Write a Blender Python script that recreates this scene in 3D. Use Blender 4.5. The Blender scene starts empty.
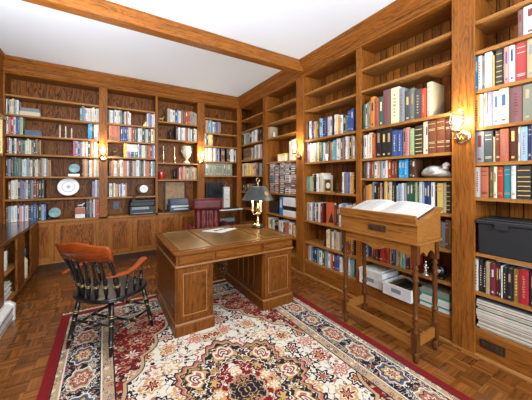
import bpy, math, random
from mathutils import Vector, Matrix
random.seed(11)
sc = bpy.context.scene
COL = sc.collection
PI = math.pi

# ---------------------------------------------------------------- camera, world, lights, exposure
cam_d = bpy.data.cameras.new('camera'); cam = bpy.data.objects.new('camera', cam_d); COL.objects.link(cam)
cam_d.sensor_width = 36; cam_d.lens = 36 * 260.63 / 532; cam_d.shift_y = -21 / 532
cam_d.clip_start = .05
cam.location = (0, 0, 1.45); cam.rotation_euler = (PI / 2, 0, -0.55606)
sc.camera = cam
w = bpy.data.worlds.new('daylight'); sc.world = w; w.use_nodes = True
w.node_tree.nodes['Background'].inputs[0].default_value = (.82, .92, 1, 1)
w.node_tree.nodes['Background'].inputs[1].default_value = .8
def area_light(name, loc, rot, sx, sy, power, color):
    d = bpy.data.lights.new(name, 'AREA'); d.shape = 'RECTANGLE'; d.size = sx; d.size_y = sy
    d.energy = power; d.color = color
    o = bpy.data.objects.new(name, d); COL.objects.link(o); o.location = loc; o.rotation_euler = rot
    return o
area_light('rear_fill_light', (.6, -4.6, 2.2), (PI / 2 + .12, 0, 0), 5.0, 2.0, 380, (.86, .93, 1))  # added broad fill from behind the camera, no window stands there
area_light('overhead_fill_light', (.7, 1.2, 3.2), (0, 0, 0), 1.6, 1.6, 18, (1, .96, .90))  # added soft fill from overhead, the ceiling carries no fixture
area_light('upward_fill_light', (.7, -1.3, 2.0), (2.25, 0, 0), 3.0, 1.2, 95, (.82, .91, 1))  # added fill behind the camera, aimed up at the ceiling, no lamp there
sc.view_settings.view_transform = 'Standard'; sc.view_settings.look = 'None'
sc.view_settings.gamma = 1; sc.view_settings.use_curve_mapping = False
sc.view_settings.exposure = 0.40

# ---------------------------------------------------------------- node helpers and materials
MATS = {}
class NT:
    def __init__(s, name):
        s.m = bpy.data.materials.new(name); s.m.use_nodes = True; s.t = s.m.node_tree
        s.n = s.t.nodes; s.bsdf = s.n['Principled BSDF']; MATS[name] = s.m
    def new(s, kind, **kw):
        x = s.n.new('ShaderNode' + kind)
        for k, v in kw.items(): setattr(x, k, v)
        return x
    def link(s, a, b): s.t.links.new(a, b)
    def put(s, sock, v):
        if isinstance(v, bpy.types.NodeSocket): s.link(v, sock)
        elif isinstance(v, (tuple, list)) and len(v) == 3 and sock.type == 'RGBA': sock.default_value = (*v, 1)
        else: sock.default_value = v
    def math(s, op, a, b=0.0, c=0.0):
        x = s.new('Math', operation=op)
        s.put(x.inputs[0], a); s.put(x.inputs[1], b)
        if len(x.inputs) > 2: s.put(x.inputs[2], c)
        return x.outputs[0]
    def mix(s, f, a, b, mode='MIX'):
        x = s.new('Mix', data_type='RGBA', blend_type=mode)
        s.put(x.inputs[0], f); s.put(x.inputs[6], a); s.put(x.inputs[7], b)
        return x.outputs[2]
    def ramp(s, f, stops, interp='LINEAR'):
        x = s.new('ValToRGB'); r = x.color_ramp; r.interpolation = interp
        while len(r.elements) < len(stops): r.elements.new(.5)
        for e, (p, c) in zip(r.elements, stops): e.position = p; e.color = (*c, 1)
        s.put(x.inputs[0], f); return x.outputs[0]
    def coords(s, which='Object', scale=(1, 1, 1), loc=(0, 0, 0)):
        c = s.new('TexCoord'); mp = s.new('Mapping'); s.link(c.outputs[which], mp.inputs[0])
        mp.inputs['Scale'].default_value = scale; mp.inputs['Location'].default_value = loc
        return mp.outputs[0]
    def noise(s, vec, scale=5, detail=3, rough=.5, dist=0):
        x = s.new('TexNoise'); s.link(vec, x.inputs['Vector'])
        x.inputs['Scale'].default_value = scale; x.inputs['Detail'].default_value = detail
        x.inputs['Roughness'].default_value = rough; x.inputs['Distortion'].default_value = dist
        return x.outputs[0]
    def bump(s, h, strength=.3, dist=.01):
        x = s.new('Bump'); s.put(x.inputs['Height'], h); x.inputs['Strength'].default_value = strength
        x.inputs['Distance'].default_value = dist; s.link(x.outputs[0], s.bsdf.inputs['Normal'])
    def out(s, color=None, rough=None, metal=None, coat=None, spec=None):
        b = s.bsdf.inputs
        if color is not None: s.put(b['Base Color'], color)
        if rough is not None: s.put(b['Roughness'], rough)
        if metal is not None: s.put(b['Metallic'], metal)
        if coat is not None: b['Coat Weight'].default_value = coat; b['Coat Roughness'].default_value = .2
        if spec is not None: b['Specular IOR Level'].default_value = spec
        return s.m

def plain(name, color, rough=.5, metal=0, coat=None, emit=0, vary=.06):
    if not metal and not emit: color = tuple(c * .84 for c in color)
    t = NT(name)
    v = t.coords(); n = t.noise(v, 14, 3)
    dark = tuple(c * (1 - vary * 2) for c in color); lite = tuple(min(1, c * (1 + vary)) for c in color)
    t.out(t.ramp(n, [(.3, dark), (.7, lite)]), rough, metal, coat)
    if emit:
        t.bsdf.inputs['Emission Color'].default_value = (*color, 1); t.bsdf.inputs['Emission Strength'].default_value = emit
    return t.m

def oak(name, axis, light=(.46, .155, .024), dark=(.055, .014, .002), rough=.42, boards=None, figure=.36, coat=0, spec=.16):
    """quarter sawn oak, the grain running along one axis; boards = (axis, width) of tongue and groove planks"""
    light = tuple(c * .74 for c in light); dark = tuple(c * .66 for c in dark)
    t = NT(name)
    sc3 = [42, 42, 42]; sc3['xyz'.index(axis)] = 1.6
    v = t.coords('Object', tuple(sc3))
    fine = t.noise(v, 1.6, 4, .62, .3)
    sc3 = [5, 5, 5]; sc3['xyz'.index(axis)] = .8
    v2 = t.coords('Object', tuple(sc3), (3.1, 1.7, .4))
    big = t.noise(v2, 1.3, 3, .5, 2.2)
    rings = t.math('PINGPONG', t.math('MULTIPLY', big, 9), .5)
    f = t.math('ADD', t.math('MULTIPLY', fine, 1 - figure * .55), t.math('MULTIPLY', rings, figure))
    mid = tuple((a * .62 + b * .38) for a, b in zip(light, dark))
    c = t.ramp(f, [(.22, dark), (.48, mid), (.78, light)])
    if boards:
        ax, wd = boards
        sep = t.new('SeparateXYZ'); t.link(t.coords('Object'), sep.inputs[0])
        q = t.math('DIVIDE', sep.outputs['XYZ'.index(ax.upper())], wd)
        fr = t.math('FRACT', q); e = t.math('ABSOLUTE', t.math('SUBTRACT', fr, .5))
        groove = t.math('GREATER_THAN', e, .455)
        wn = t.new('TexWhiteNoise', noise_dimensions='1D'); t.link(t.math('FLOOR', q), wn.inputs['W'])
        tone = t.math('ADD', t.math('MULTIPLY', wn.outputs[0], .55), .62)
        c = t.mix(1.0, c, tone, 'MULTIPLY')
        c = t.mix(groove, c, tuple(x * .35 for x in dark))
        t.bump(t.math('SUBTRACT', fine, t.math('MULTIPLY', groove, 3)), .35, .004)
    else:
        t.bump(fine, .12, .002)
    return t.out(c, rough, 0, coat, spec)

oak('oak_up', 'z'); oak('oak_side', 'x'); oak('oak_deep', 'y')
oak('oak_door', 'z', (.56, .20, .032), (.10, .03, .005))
oak('oak_panel', 'z', (.42, .130, .016), (.05, .012, .002), figure=.7)
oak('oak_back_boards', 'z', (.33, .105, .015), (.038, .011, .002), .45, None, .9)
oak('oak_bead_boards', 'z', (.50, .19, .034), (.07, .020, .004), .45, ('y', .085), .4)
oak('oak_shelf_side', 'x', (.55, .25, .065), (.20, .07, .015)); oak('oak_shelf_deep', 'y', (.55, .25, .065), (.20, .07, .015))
oak('desk_up', 'z', (.24, .075, .012), (.045, .012, .003), .28, None, .5)
oak('desk_side', 'x', (.29, .095, .015), (.05, .014, .003), .22, None, .4)
oak('desk_edge', 'x', (.42, .18, .05), (.18, .06, .014), .3, None, .3, spec=.4)
oak('lectern_up', 'z', (.17, .056, .012), (.045, .012, .003), .35, None, .35)
oak('lectern_deep', 'y', (.44, .175, .036), (.14, .045, .009), .35, None, .35)
oak('walnut', 'z', (.10, .035, .014), (.03, .012, .006), .35)
oak('cherry', 'y', (.38, .075, .014), (.17, .025, .005), .2, None, .25)
oak('dark_counter', 'y', (.09, .035, .014), (.035, .012, .005), .16, coat=.3, spec=.5)

BOOKC = dict(w=(.80, .79, .75), c=(.80, .69, .46), t=(.50, .38, .22), y=(.82, .60, .16), o=(.78, .34, .06), r=(.48, .04, .018),
    d=(.20, .022, .025), p=(.72, .27, .26), P=(.72, .06, .30), b=(.035, .10, .30), B=(.02, .33, .68), n=(.022, .05, .17), l=(.30, .52, .72),
    a=(.12, .36, .36), g=(.33, .48, .26), e=(.04, .13, .08), k=(.018, .018, .02), K=(.035, .034, .033), s=(.27, .29, .30), S=(.22, .23, .17),
    m=(.28, .13, .05), v=(.25, .24, .42), x=(.09, .04, .018), q=(.50, .14, .07), M=(.22, .10, .10), N=(.07, .085, .095), L=(.16, .05, .018),
    D=(.09, .018, .01), G=(.17, .17, .06), T=(.02, .27, .31), R=(.55, .06, .035), W=(.66, .66, .62), X=(.62, .40, .22))
BOOKN = dict(w='white', c='cream', t='tan', y='yellow', o='orange', r='red', d='maroon', p='pink', P='magenta', b='blue', B='bright blue',
    n='navy', l='light blue', a='teal', g='green', e='dark green', k='black', K='black ribbed', s='grey', S='sage grey', m='brown', v='lavender',
    x='dark brown', q='coral', M='dusty mauve', N='slate grey', L='brown leather', D='oxblood', G='olive', T='deep teal', R='red orange',
    W='off white', X='light tan')
def book_mat(k):
    t = NT('book cloth ' + BOOKN[k]); col = tuple(c * .80 for c in BOOKC[k])
    oi = t.new('ObjectInfo')
    v = t.coords('Object', (60, 60, 60)); n = t.noise(v, 1, 2)
    hs = t.new('HueSaturation'); t.put(hs.inputs['Color'], col)
    t.link(t.math('ADD', t.math('MULTIPLY', oi.outputs['Random'], .30), .85), hs.inputs['Value'])
    t.link(t.math('ADD', t.math('MULTIPLY', oi.outputs['Random'], .03), .485), hs.inputs['Hue'])
    c = t.mix(t.math('MULTIPLY', n, .22), hs.outputs[0], tuple(x * .4 for x in col))
    return t.out(c, .42)
BM = {k: book_mat(k) for k in BOOKC}
plain('paper', (.66, .61, .50), .8, vary=.1); plain('white_paper', (.70, .70, .68), .7, vary=.03)
plain('gilt', (.60, .42, .16), .35, .6); plain('ink', (.03, .03, .035), .5)
plain('brass', (.78, .62, .34), .22, 1, vary=.05); plain('old_bronze', (.10, .065, .035), .35, .5, vary=.3)
plain('black_lacquer', (.006, .006, .007), .3, 0, 0); plain('black_plastic', (.008, .008, .009), .5)
plain('grey_plastic', (.25, .27, .29), .4); plain('pale_plastic', (.72, .71, .66), .4); plain('white_plastic', (.80, .80, .78), .35)
plain('bin_plastic', (.012, .015, .018), .6, vary=.04); plain('white_enamel', (.80, .79, .74), .3)
plain('white_ceramic', (.85, .84, .80), .15, 0, .5, vary=.02); plain('cream_ceramic', (.80, .70, .48), .3); plain('candle_wax', (.86, .80, .66), .5)
plain('teal_ceramic', (.16, .36, .36), .25, 0, .3, vary=.25); plain('red_ceramic', (.50, .02, .015), .15, 0, .5); plain('terracotta', (.42, .13, .06), .5)
plain('silver', (.7, .7, .7), .2, 1); plain('screen_black', (.012, .014, .018), .12); plain('blue_plastic', (.03, .22, .55), .35); plain('blue_grey', (.06, .09, .15), .4)
plain('leather_cork', (.42, .27, .15), .8, vary=.15); plain('iron_black', (.02, .018, .016), .4)
plain('green_paper', (.03, .30, .14), .6); plain('fringe_wool', (.78, .70, .55), .9); plain('feather_grey', (.46, .45, .42), .6, vary=.3)
plain('flame_glow', (1, .82, .5), .4, emit=14); plain('duck_beak', (.25, .22, .18), .5)

def red_leather():
    t = NT('oxblood_leather'); v = t.coords('Object', (1, 1, 1)); n = t.noise(v, 9, 4); f = t.noise(v, 140, 2)
    t.bump(f, .2, .002)
    return t.out(t.ramp(n, [(.3, (.055, .004, .005)), (.7, (.13, .008, .008))]), .45, 0, 0, .3)
red_leather()
def desk_leather():
    t = NT('desk_leather'); v = t.coords(); n = t.noise(v, 3.5, 5, .6); f = t.noise(v, 200, 2); t.bump(f, .15, .001)
    return t.out(t.ramp(n, [(.3, (.07, .034, .007)), (.7, (.17, .080, .016))]), .28, 0, 0, .25)
desk_leather()
def ceiling_paint():
    t = NT('ceiling_paint'); v = t.coords(); n = t.noise(v, 60, 3)
    t.bump(n, .05, .002); return t.out((.80, .87, .95), .9)
ceiling_paint()
def glass():
    t = NT('clear_glass'); tr = t.new('BsdfTransparent'); gl = t.new('BsdfGlossy'); gl.inputs['Roughness'].default_value = .05
    fr = t.new('Fresnel'); fr.inputs[0].default_value = 1.5; mx = t.new('MixShader')
    t.link(t.math('ADD', t.math('MULTIPLY', fr.outputs[0], .8), .04), mx.inputs[0])
    t.link(tr.outputs[0], mx.inputs[1]); t.link(gl.outputs[0], mx.inputs[2])
    t.link(mx.outputs[0], t.n['Material Output'].inputs[0]); return t.m
glass()
def tole():
    t = NT('tole_shade'); v = t.coords(); n = t.noise(v, 20, 3)
    return t.out(t.ramp(n, [(.3, (.03, .034, .036)), (.7, (.075, .08, .08))]), .38, .2)
tole()
def plate_face():
    t = NT('painted_plate'); sep = t.new('SeparateXYZ'); t.link(t.coords(), sep.inputs[0])
    X, Z = sep.outputs[0], sep.outputs[2]
    r = t.math('SQRT', t.math('ADD', t.math('MULTIPLY', X, X), t.math('MULTIPLY', Z, Z)))
    an = t.math('ARCTAN2', Z, X)
    star = t.math('ADD', .024, t.math('MULTIPLY', .012, t.math('COSINE', t.math('MULTIPLY', an, 8))))
    m1 = t.math('LESS_THAN', r, star)
    ring = t.math('LESS_THAN', t.math('ABSOLUTE', t.math('SUBTRACT', r, .085)), .0035)
    m = t.math('MAXIMUM', m1, ring)
    return t.out(t.mix(t.math('MULTIPLY', m, .75), (.84, .84, .82), (.10, .14, .24)), .15, 0, .5)
plate_face()

def parquet():
    t = NT('parquet_floor'); s = .125
    sep = t.new('SeparateXYZ'); t.link(t.coords(), sep.inputs[0]); X = t.math('ADD', sep.outputs[0], 10.03); Y = t.math('ADD', sep.outputs[1], 10.05)
    ix = t.math('FLOOR', t.math('DIVIDE', X, s)); iy = t.math('FLOOR', t.math('DIVIDE', Y, s))
    par = t.math('MODULO', t.math('ADD', ix, iy), 2)
    fx = t.math('FRACT', t.math('DIVIDE', X, s)); fy = t.math('FRACT', t.math('DIVIDE', Y, s))
    a = t.math('ADD', t.math('MULTIPLY', par, fx), t.math('MULTIPLY', t.math('SUBTRACT', 1, par), fy))
    a5 = t.math('MULTIPLY', a, 5); k = t.math('FLOOR', a5); fr = t.math('ABSOLUTE', t.math('SUBTRACT', t.math('FRACT', a5), .5))
    cv = t.new('CombineXYZ'); t.link(ix, cv.inputs[0]); t.link(iy, cv.inputs[1]); t.link(k, cv.inputs[2])
    wn = t.new('TexWhiteNoise', noise_dimensions='3D'); t.link(cv.outputs[0], wn.inputs['Vector'])
    cv2 = t.new('CombineXYZ'); t.link(ix, cv2.inputs[0]); t.link(iy, cv2.inputs[1])
    wb = t.new('TexWhiteNoise', noise_dimensions='3D'); t.link(cv2.outputs[0], wb.inputs['Vector'])
    g1 = t.noise(t.coords('Object', (4, 60, 1)), 1, 3); g2 = t.noise(t.coords('Object', (60, 4, 1)), 1, 3)
    g = t.math('ADD', t.math('MULTIPLY', t.math('SUBTRACT', 1, par), g1), t.math('MULTIPLY', par, g2))
    f = t.math('ADD', t.math('ADD', t.math('MULTIPLY', wn.outputs[0], .26), t.math('MULTIPLY', wb.outputs[0], .16)), t.math('MULTIPLY', g, .55))
    c = t.ramp(f, [(.15, (.05, .017, .004)), (.5, (.17, .055, .010)), (.85, (.33, .12, .026))])
    ex = t.math('MAXIMUM', t.math('ABSOLUTE', t.math('SUBTRACT', fx, .5)), t.math('ABSOLUTE', t.math('SUBTRACT', fy, .5)))
    gap = t.math('MAXIMUM', t.math('GREATER_THAN', ex, .488), t.math('GREATER_THAN', fr, .47))
    c = t.mix(t.math('MULTIPLY', gap, .35), c, (.03, .01, .004))
    t.bump(t.math('SUBTRACT', g, gap), .12, .003)
    return t.out(c, .27, 0, .3)
parquet()

def rug_mat(hx, hy):
    """a Persian rug: mirrored florals, bands counted in from the edge, a lobed medallion in the middle"""
    t = NT('persian_rug'); sep = t.new('SeparateXYZ'); t.link(t.coords(), sep.inputs[0])
    X, Y = t.math('ABSOLUTE', sep.outputs[0]), t.math('ABSOLUTE', sep.outputs[1])
    M = t.math
    d = M('MINIMUM', M('SUBTRACT', hx, X), M('SUBTRACT', hy, Y))
    cv = t.new('CombineXYZ'); t.link(X, cv.inputs[0]); t.link(Y, cv.inputs[1]); P = cv.outputs[0]
    RED, NAVY, IVORY, GOLD, TAN, BLUE, ROSE = (.18, .009, .011), (.010, .011, .022), (.66, .60, .49), (.50, .30, .11), (.42, .29, .17), (.07, .10, .17), (.42, .13, .09)
    def floral(scale, base, cols, petal=.42, vine=None, seed=0.0):
        mp = t.new('Mapping'); t.link(P, mp.inputs[0]); mp.inputs['Location'].default_value = (seed, seed * .7, 0)
        ns = t.new('TexNoise'); t.link(mp.outputs[0], ns.inputs['Vector']); ns.inputs['Scale'].default_value = scale * 1.1; ns.inputs['Detail'].default_value = 2
        va = t.new('VectorMath', operation='MULTIPLY_ADD'); t.link(ns.outputs['Color'], va.inputs[0]); va.inputs[1].default_value = (.12 / scale * 5,) * 3; t.link(mp.outputs[0], va.inputs[2])
        vo = t.new('TexVoronoi', feature='F1'); t.link(va.outputs[0], vo.inputs['Vector']); vo.inputs['Scale'].default_value = scale; vo.inputs['Randomness'].default_value = .55
        sub = t.new('VectorMath', operation='SUBTRACT'); t.link(va.outputs[0], sub.inputs[0]); t.link(vo.outputs['Position'], sub.inputs[1])
        sp = t.new('SeparateXYZ'); t.link(sub.outputs[0], sp.inputs[0])
        an = M('ARCTAN2', sp.outputs[1], sp.outputs[0])
        r = M('ADD', vo.outputs['Distance'], M('MULTIPLY', .07, M('COSINE', M('MULTIPLY', an, 7))))
        csep = t.new('SeparateColor'); t.link(vo.outputs['Color'], csep.inputs[0]); rnd = csep.outputs[0]
        c = base
        if vine:
            n2 = t.noise(P, scale * 1.7, 3, .6, .8); band = M('LESS_THAN', M('ABSOLUTE', M('SUBTRACT', n2, .5)), .018)
            c = t.mix(band, c, vine)
            v2 = t.new('TexVoronoi', feature='F1'); t.link(P, v2.inputs['Vector']); v2.inputs['Scale'].default_value = scale * 2.9
            c2 = t.ramp(t.new('SeparateColor').outputs[0] if False else v2.outputs['Color'], [(.0, cols[0]), (.35, cols[1]), (.6, cols[2]), (.8, vine)], 'CONSTANT')
            c = t.mix(M('LESS_THAN', v2.outputs['Distance'], .27), c, c2)
        outer = t.ramp(rnd, [(0, cols[0]), (.36, cols[2]), (.68, cols[3])], 'CONSTANT')
        inner = t.ramp(csep.outputs[1], [(0, cols[1]), (.4, cols[4]), (.7, cols[0])], 'CONSTANT')
        c = t.mix(M('LESS_THAN', r, petal), c, outer)
        c = t.mix(M('LESS_THAN', r, petal * .74), c, cols[1])
        c = t.mix(M('LESS_THAN', r, petal * .58), c, inner)
        c = t.mix(M('LESS_THAN', r, petal * .26), c, cols[3])
        return c
    DK = (.035, .018, .02)
    field = floral(5.6, IVORY, [ROSE, IVORY, NAVY, GOLD, RED], .40, DK)
    spand = floral(6.5, RED, [TAN, RED, NAVY, IVORY, GOLD], .36, TAN, 2.3)
    navyb = floral(10, NAVY, [TAN, NAVY, ROSE, IVORY, BLUE], .30, IVORY, 5.1)
    small = floral(19, TAN, [RED, IVORY, NAVY, GOLD, BLUE], .42, None, 3.3)
    medr = floral(7.0, RED, [IVORY, GOLD, NAVY, GOLD, ROSE], .38, IVORY, 7.7)
    medn = floral(8.0, NAVY, [GOLD, NAVY, IVORY, ROSE, TAN], .38, GOLD, 9.1)
    # rosettes set out along the navy border
    side = M('LESS_THAN', M('SUBTRACT', hx, X), M('SUBTRACT', hy, Y))
    along = M('ADD', M('MULTIPLY', side, Y), M('MULTIPLY', M('SUBTRACT', 1, side), X))
    pp = M('MULTIPLY', M('SUBTRACT', M('FRACT', M('DIVIDE', along, .29)), .5), .29); qq = M('SUBTRACT', d, .235)
    odd = M('MODULO', M('FLOOR', M('DIVIDE', along, .29)), 2)
    ang = M('ARCTAN2', qq, pp)
    rr = M('SQRT', M('ADD', M('POWER', M('ABSOLUTE', M('DIVIDE', pp, .115)), 2), M('POWER', M('ABSOLUTE', M('DIVIDE', qq, .085)), 2)))
    rr = M('ADD', rr, M('MULTIPLY', .10, M('COSINE', M('MULTIPLY', ang, 8))))
    for lim, colr in ((1.0, IVORY), (.90, t.mix(odd, TAN, BLUE)), (.72, NAVY), (.64, t.mix(odd, ROSE, GOLD)), (.42, IVORY), (.30, RED), (.14, GOLD)):
        navyb = t.mix(M('LESS_THAN', rr, lim), navyb, colr)
    r = M('SQRT', M('ADD', M('MULTIPLY', X, X), M('MULTIPLY', M('MULTIPLY', Y, .80), M('MULTIPLY', Y, .80))))
    an = M('ARCTAN2', Y, X)
    lobe = M('ABSOLUTE', M('COSINE', M('MULTIPLY', an, 4)))
    rm = M('ADD', M('ADD', .37, M('MULTIPLY', .085, M('POWER', lobe, 1.6))), M('MULTIPLY', .012, M('COSINE', M('MULTIPLY', an, 40))))
    q = M('DIVIDE', r, rm)
    wob = M('MULTIPLY', .07, M('ABSOLUTE', M('SINE', M('MULTIPLY', M('SUBTRACT', M('MULTIPLY', X, .7), Y), 9))))
    sq = M('ADD', M('ADD', M('MULTIPLY', X, 1.145), M('MULTIPLY', Y, .628)), wob)
    c = t.mix(M('GREATER_THAN', sq, 1.10), field, DK)
    c = t.mix(M('GREATER_THAN', sq, 1.112), c, TAN)
    c = t.mix(M('GREATER_THAN', sq, 1.145), c, spand)
    for lim, colr in ((1.10, DK), (1.07, ROSE), (1.03, TAN), (1.0, NAVY), (.98, medn), (.62, IVORY), (.60, NAVY), (.58, medr), (.30, TAN), (.27, medn)):
        c = t.mix(M('LESS_THAN', q, lim), c, colr)
    angd = M('SUBTRACT', PI / 8, M('ABSOLUTE', M('SUBTRACT', M('MODULO', M('ADD', an, PI / 8), PI / 4), PI / 8)))
    angd = M('ABSOLUTE', M('SUBTRACT', M('MODULO', M('ADD', an, PI / 8), PI / 4), PI / 8))
    cart = M('SQRT', M('ADD', M('POWER', M('ABSOLUTE', M('DIVIDE', M('SUBTRACT', q, .79), .155)), 2), M('POWER', M('ABSOLUTE', M('DIVIDE', angd, .27)), 2)))
    cart = M('ADD', cart, M('MULTIPLY', .06, M('COSINE', M('MULTIPLY', an, 64))))
    for lim, colr in ((1.0, DK), (.90, GOLD), (.74, IVORY), (.55, ROSE), (.42, NAVY), (.30, IVORY), (.14, RED)):
        c = t.mix(M('LESS_THAN', cart, lim), c, colr)
    for lim, colr in ((.445, NAVY), (.435, small), (.365, IVORY), (.355, NAVY), (.35, navyb), (.125, IVORY), (.115, small), (.075, NAVY), (.068, RED)):
        c = t.mix(M('LESS_THAN', d, lim), c, colr)
    pile = t.noise(t.coords(), 420, 2)
    c = t.mix(M('MULTIPLY', pile, .22), c, (.05, .03, .02))
    t.bump(pile, .5, .003)
    m = t.out(c, .95, spec=.1); return m

# ---------------------------------------------------------------- mesh helpers
class MB:
    """collects boxes, lathes and tubes in world metres; build() links them as ONE mesh object"""
    def __init__(s): s.v = []; s.f = []; s.m = []; s.sm = []
    def add(s, vs, fs, mi=0, smooth=False):
        b = len(s.v); s.v += [tuple(p) for p in vs]
        for f in fs: s.f.append(tuple(b + i for i in f)); s.m.append(mi); s.sm.append(smooth)
        return s
    def box(s, x0, x1, y0, y1, z0, z1, mi=0, M=None):
        vs = [Vector((x, y, z)) for x in (x0, x1) for y in (y0, y1) for z in (z0, z1)]
        if M: vs = [M @ v for v in vs]
        return s.add(vs, [(0, 1, 3, 2), (4, 6, 7, 5), (0, 4, 5, 1), (2, 3, 7, 6), (0, 2, 6, 4), (1, 5, 7, 3)], mi)
    def frustum(s, c, w0, d0, z0, w1, d1, z1, mi=0):
        vs = [(c[0] + sx * w, c[1] + sy * d, z) for (w, d, z) in ((w0, d0, z0), (w1, d1, z1)) for sx, sy in ((-1, -1), (1, -1), (1, 1), (-1, 1))]
        return s.add(vs, [(3, 2, 1, 0), (4, 5, 6, 7), (0, 1, 5, 4), (1, 2, 6, 5), (2, 3, 7, 6), (3, 0, 4, 7)], mi)
    def lathe(s, p0, p1, prof, n=12, mi=0):
        """prof: (t along p0-p1 as a share, radius[, material])"""
        p0, p1 = Vector(p0), Vector(p1); ax = (p1 - p0); L = ax.length; ax.normalize()
        u = ax.orthogonal().normalized(); w_ = ax.cross(u); b = len(s.v)
        for q in prof:
            c = p0 + ax * (L * q[0])
            for i in range(n):
                a = 2 * PI * i / n; s.v.append(tuple(c + (u * math.cos(a) + w_ * math.sin(a)) * q[1]))
        for j in range(len(prof) - 1):
            mm = prof[j][2] if len(prof[j]) > 2 else mi
            for i in range(n):
                k = (i + 1) % n
                s.f.append((b + j * n + i, b + j * n + k, b + (j + 1) * n + k, b + (j + 1) * n + i)); s.m.append(mm); s.sm.append(True)
        s.f.append(tuple(b + i for i in reversed(range(n)))); s.m.append(mi); s.sm.append(False)
        e = b + (len(prof) - 1) * n
        s.f.append(tuple(e + i for i in range(n))); s.m.append(prof[-1][2] if len(prof[-1]) > 2 else mi); s.sm.append(False)
        return s
    def tube(s, pts, rad, n=8, mi=0, flat=1.0):
        pts = [Vector(p) for p in pts]; b = len(s.v); up = Vector((0, 0, 1))
        for j, p in enumerate(pts):
            d = (pts[min(j + 1, len(pts) - 1)] - pts[max(j - 1, 0)]).normalized()
            u = d.cross(up)
            if u.length < .05: u = d.cross(Vector((1, 0, 0)))
            u.normalize(); w_ = u.cross(d).normalized()
            r = rad[j] if isinstance(rad, (list, tuple)) else rad
            for i in range(n):
                a = 2 * PI * i / n; s.v.append(tuple(p + u * (math.cos(a) * r) + w_ * (math.sin(a) * r * flat)))
        for j in range(len(pts) - 1):
            for i in range(n):
                k = (i + 1) % n
                s.f.append((b + j * n + i, b + j * n + k, b + (j + 1) * n + k, b + (j + 1) * n + i)); s.m.append(mi); s.sm.append(True)
        s.f.append(tuple(b + i for i in reversed(range(n)))); s.m.append(mi); s.sm.append(False)
        e = b + (len(pts) - 1) * n; s.f.append(tuple(e + i for i in range(n))); s.m.append(mi); s.sm.append(False)
        return s
    def prism(s, poly, fn, a, b_, mi=0):
        """poly of 2-D points, fn(p, q, t) -> xyz, swept from t=a to t=b_"""
        n = len(poly)
        vs = [fn(p[0], p[1], a) for p in poly] + [fn(p[0], p[1], b_) for p in poly]
        fs = [tuple(reversed(range(n))), tuple(range(n, 2 * n))] + [(i, (i + 1) % n, n + (i + 1) % n, n + i) for i in range(n)]
        return s.add(vs, fs, mi)
    def ball(s, c, rx, ry, rz, n=10, m=7, mi=0, M=None):
        b = len(s.v); c = Vector(c)
        for j in range(m + 1):
            th = PI * j / m
            for i in range(n):
                a = 2 * PI * i / n
                q = Vector((math.sin(th) * math.cos(a) * rx, math.sin(th) * math.sin(a) * ry, math.cos(th) * rz))
                if M: q = M @ q
                s.v.append(tuple(c + q))
        for j in range(m):
            for i in range(n):
                k = (i + 1) % n
                s.f.append((b + j * n + i, b + (j + 1) * n + i, b + (j + 1) * n + k, b + j * n + k)); s.m.append(mi); s.sm.append(True)
        return s
    def build(s, name, mats, parent=None, bevel=0.0, weld=False):
        me = bpy.data.meshes.new(name)
        off = Vector(parent['_o']) if parent is not None and '_o' in parent else Vector((0, 0, 0))
        me.from_pydata([tuple(Vector(p) - off) for p in s.v], [], s.f)
        if not isinstance(mats, (list, tuple)): mats = [mats]
        for m_ in mats: me.materials.append(MATS[m_] if isinstance(m_, str) else m_)
        for p, mi, sm in zip(me.polygons, s.m, s.sm): p.material_index = mi; p.use_smooth = sm
        me.update()
        o = bpy.data.objects.new(name, me); COL.objects.link(o)
        if parent is not None:
            o.parent = parent
            if '_o' in parent: o['_o'] = parent['_o']
        if bevel:
            bv = o.modifiers.new('bevel', 'BEVEL'); bv.width = bevel; bv.segments = 2; bv.limit_method = 'ANGLE'; bv.angle_limit = math.radians(50)
        return o
def recenter(o):
    """put a single-mesh thing's origin at its base centre"""
    vs = [v.co for v in o.data.vertices]
    c = Vector(((min(v.x for v in vs) + max(v.x for v in vs)) / 2, (min(v.y for v in vs) + max(v.y for v in vs)) / 2, min(v.z for v in vs)))
    o.data.transform(Matrix.Translation(-c)); o.location = c
    for ch in o.children:
        ch.data.transform(Matrix.Translation(-c))
def tag(o, label, cat, group=None, kind=None):
    o['label'] = label; o['category'] = cat
    if group: o['group'] = group
    if kind: o['kind'] = kind
    return o
def empty(name, loc, label, cat, group=None, local=False):
    o = bpy.data.objects.new(name, None); COL.objects.link(o); o.location = loc; o.empty_display_size = .1
    if not local: o['_o'] = tuple(float(c) for c in loc)
    return tag(o, label, cat, group)
def struct(o): o['kind'] = 'structure'; recenter(o); return o
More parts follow.
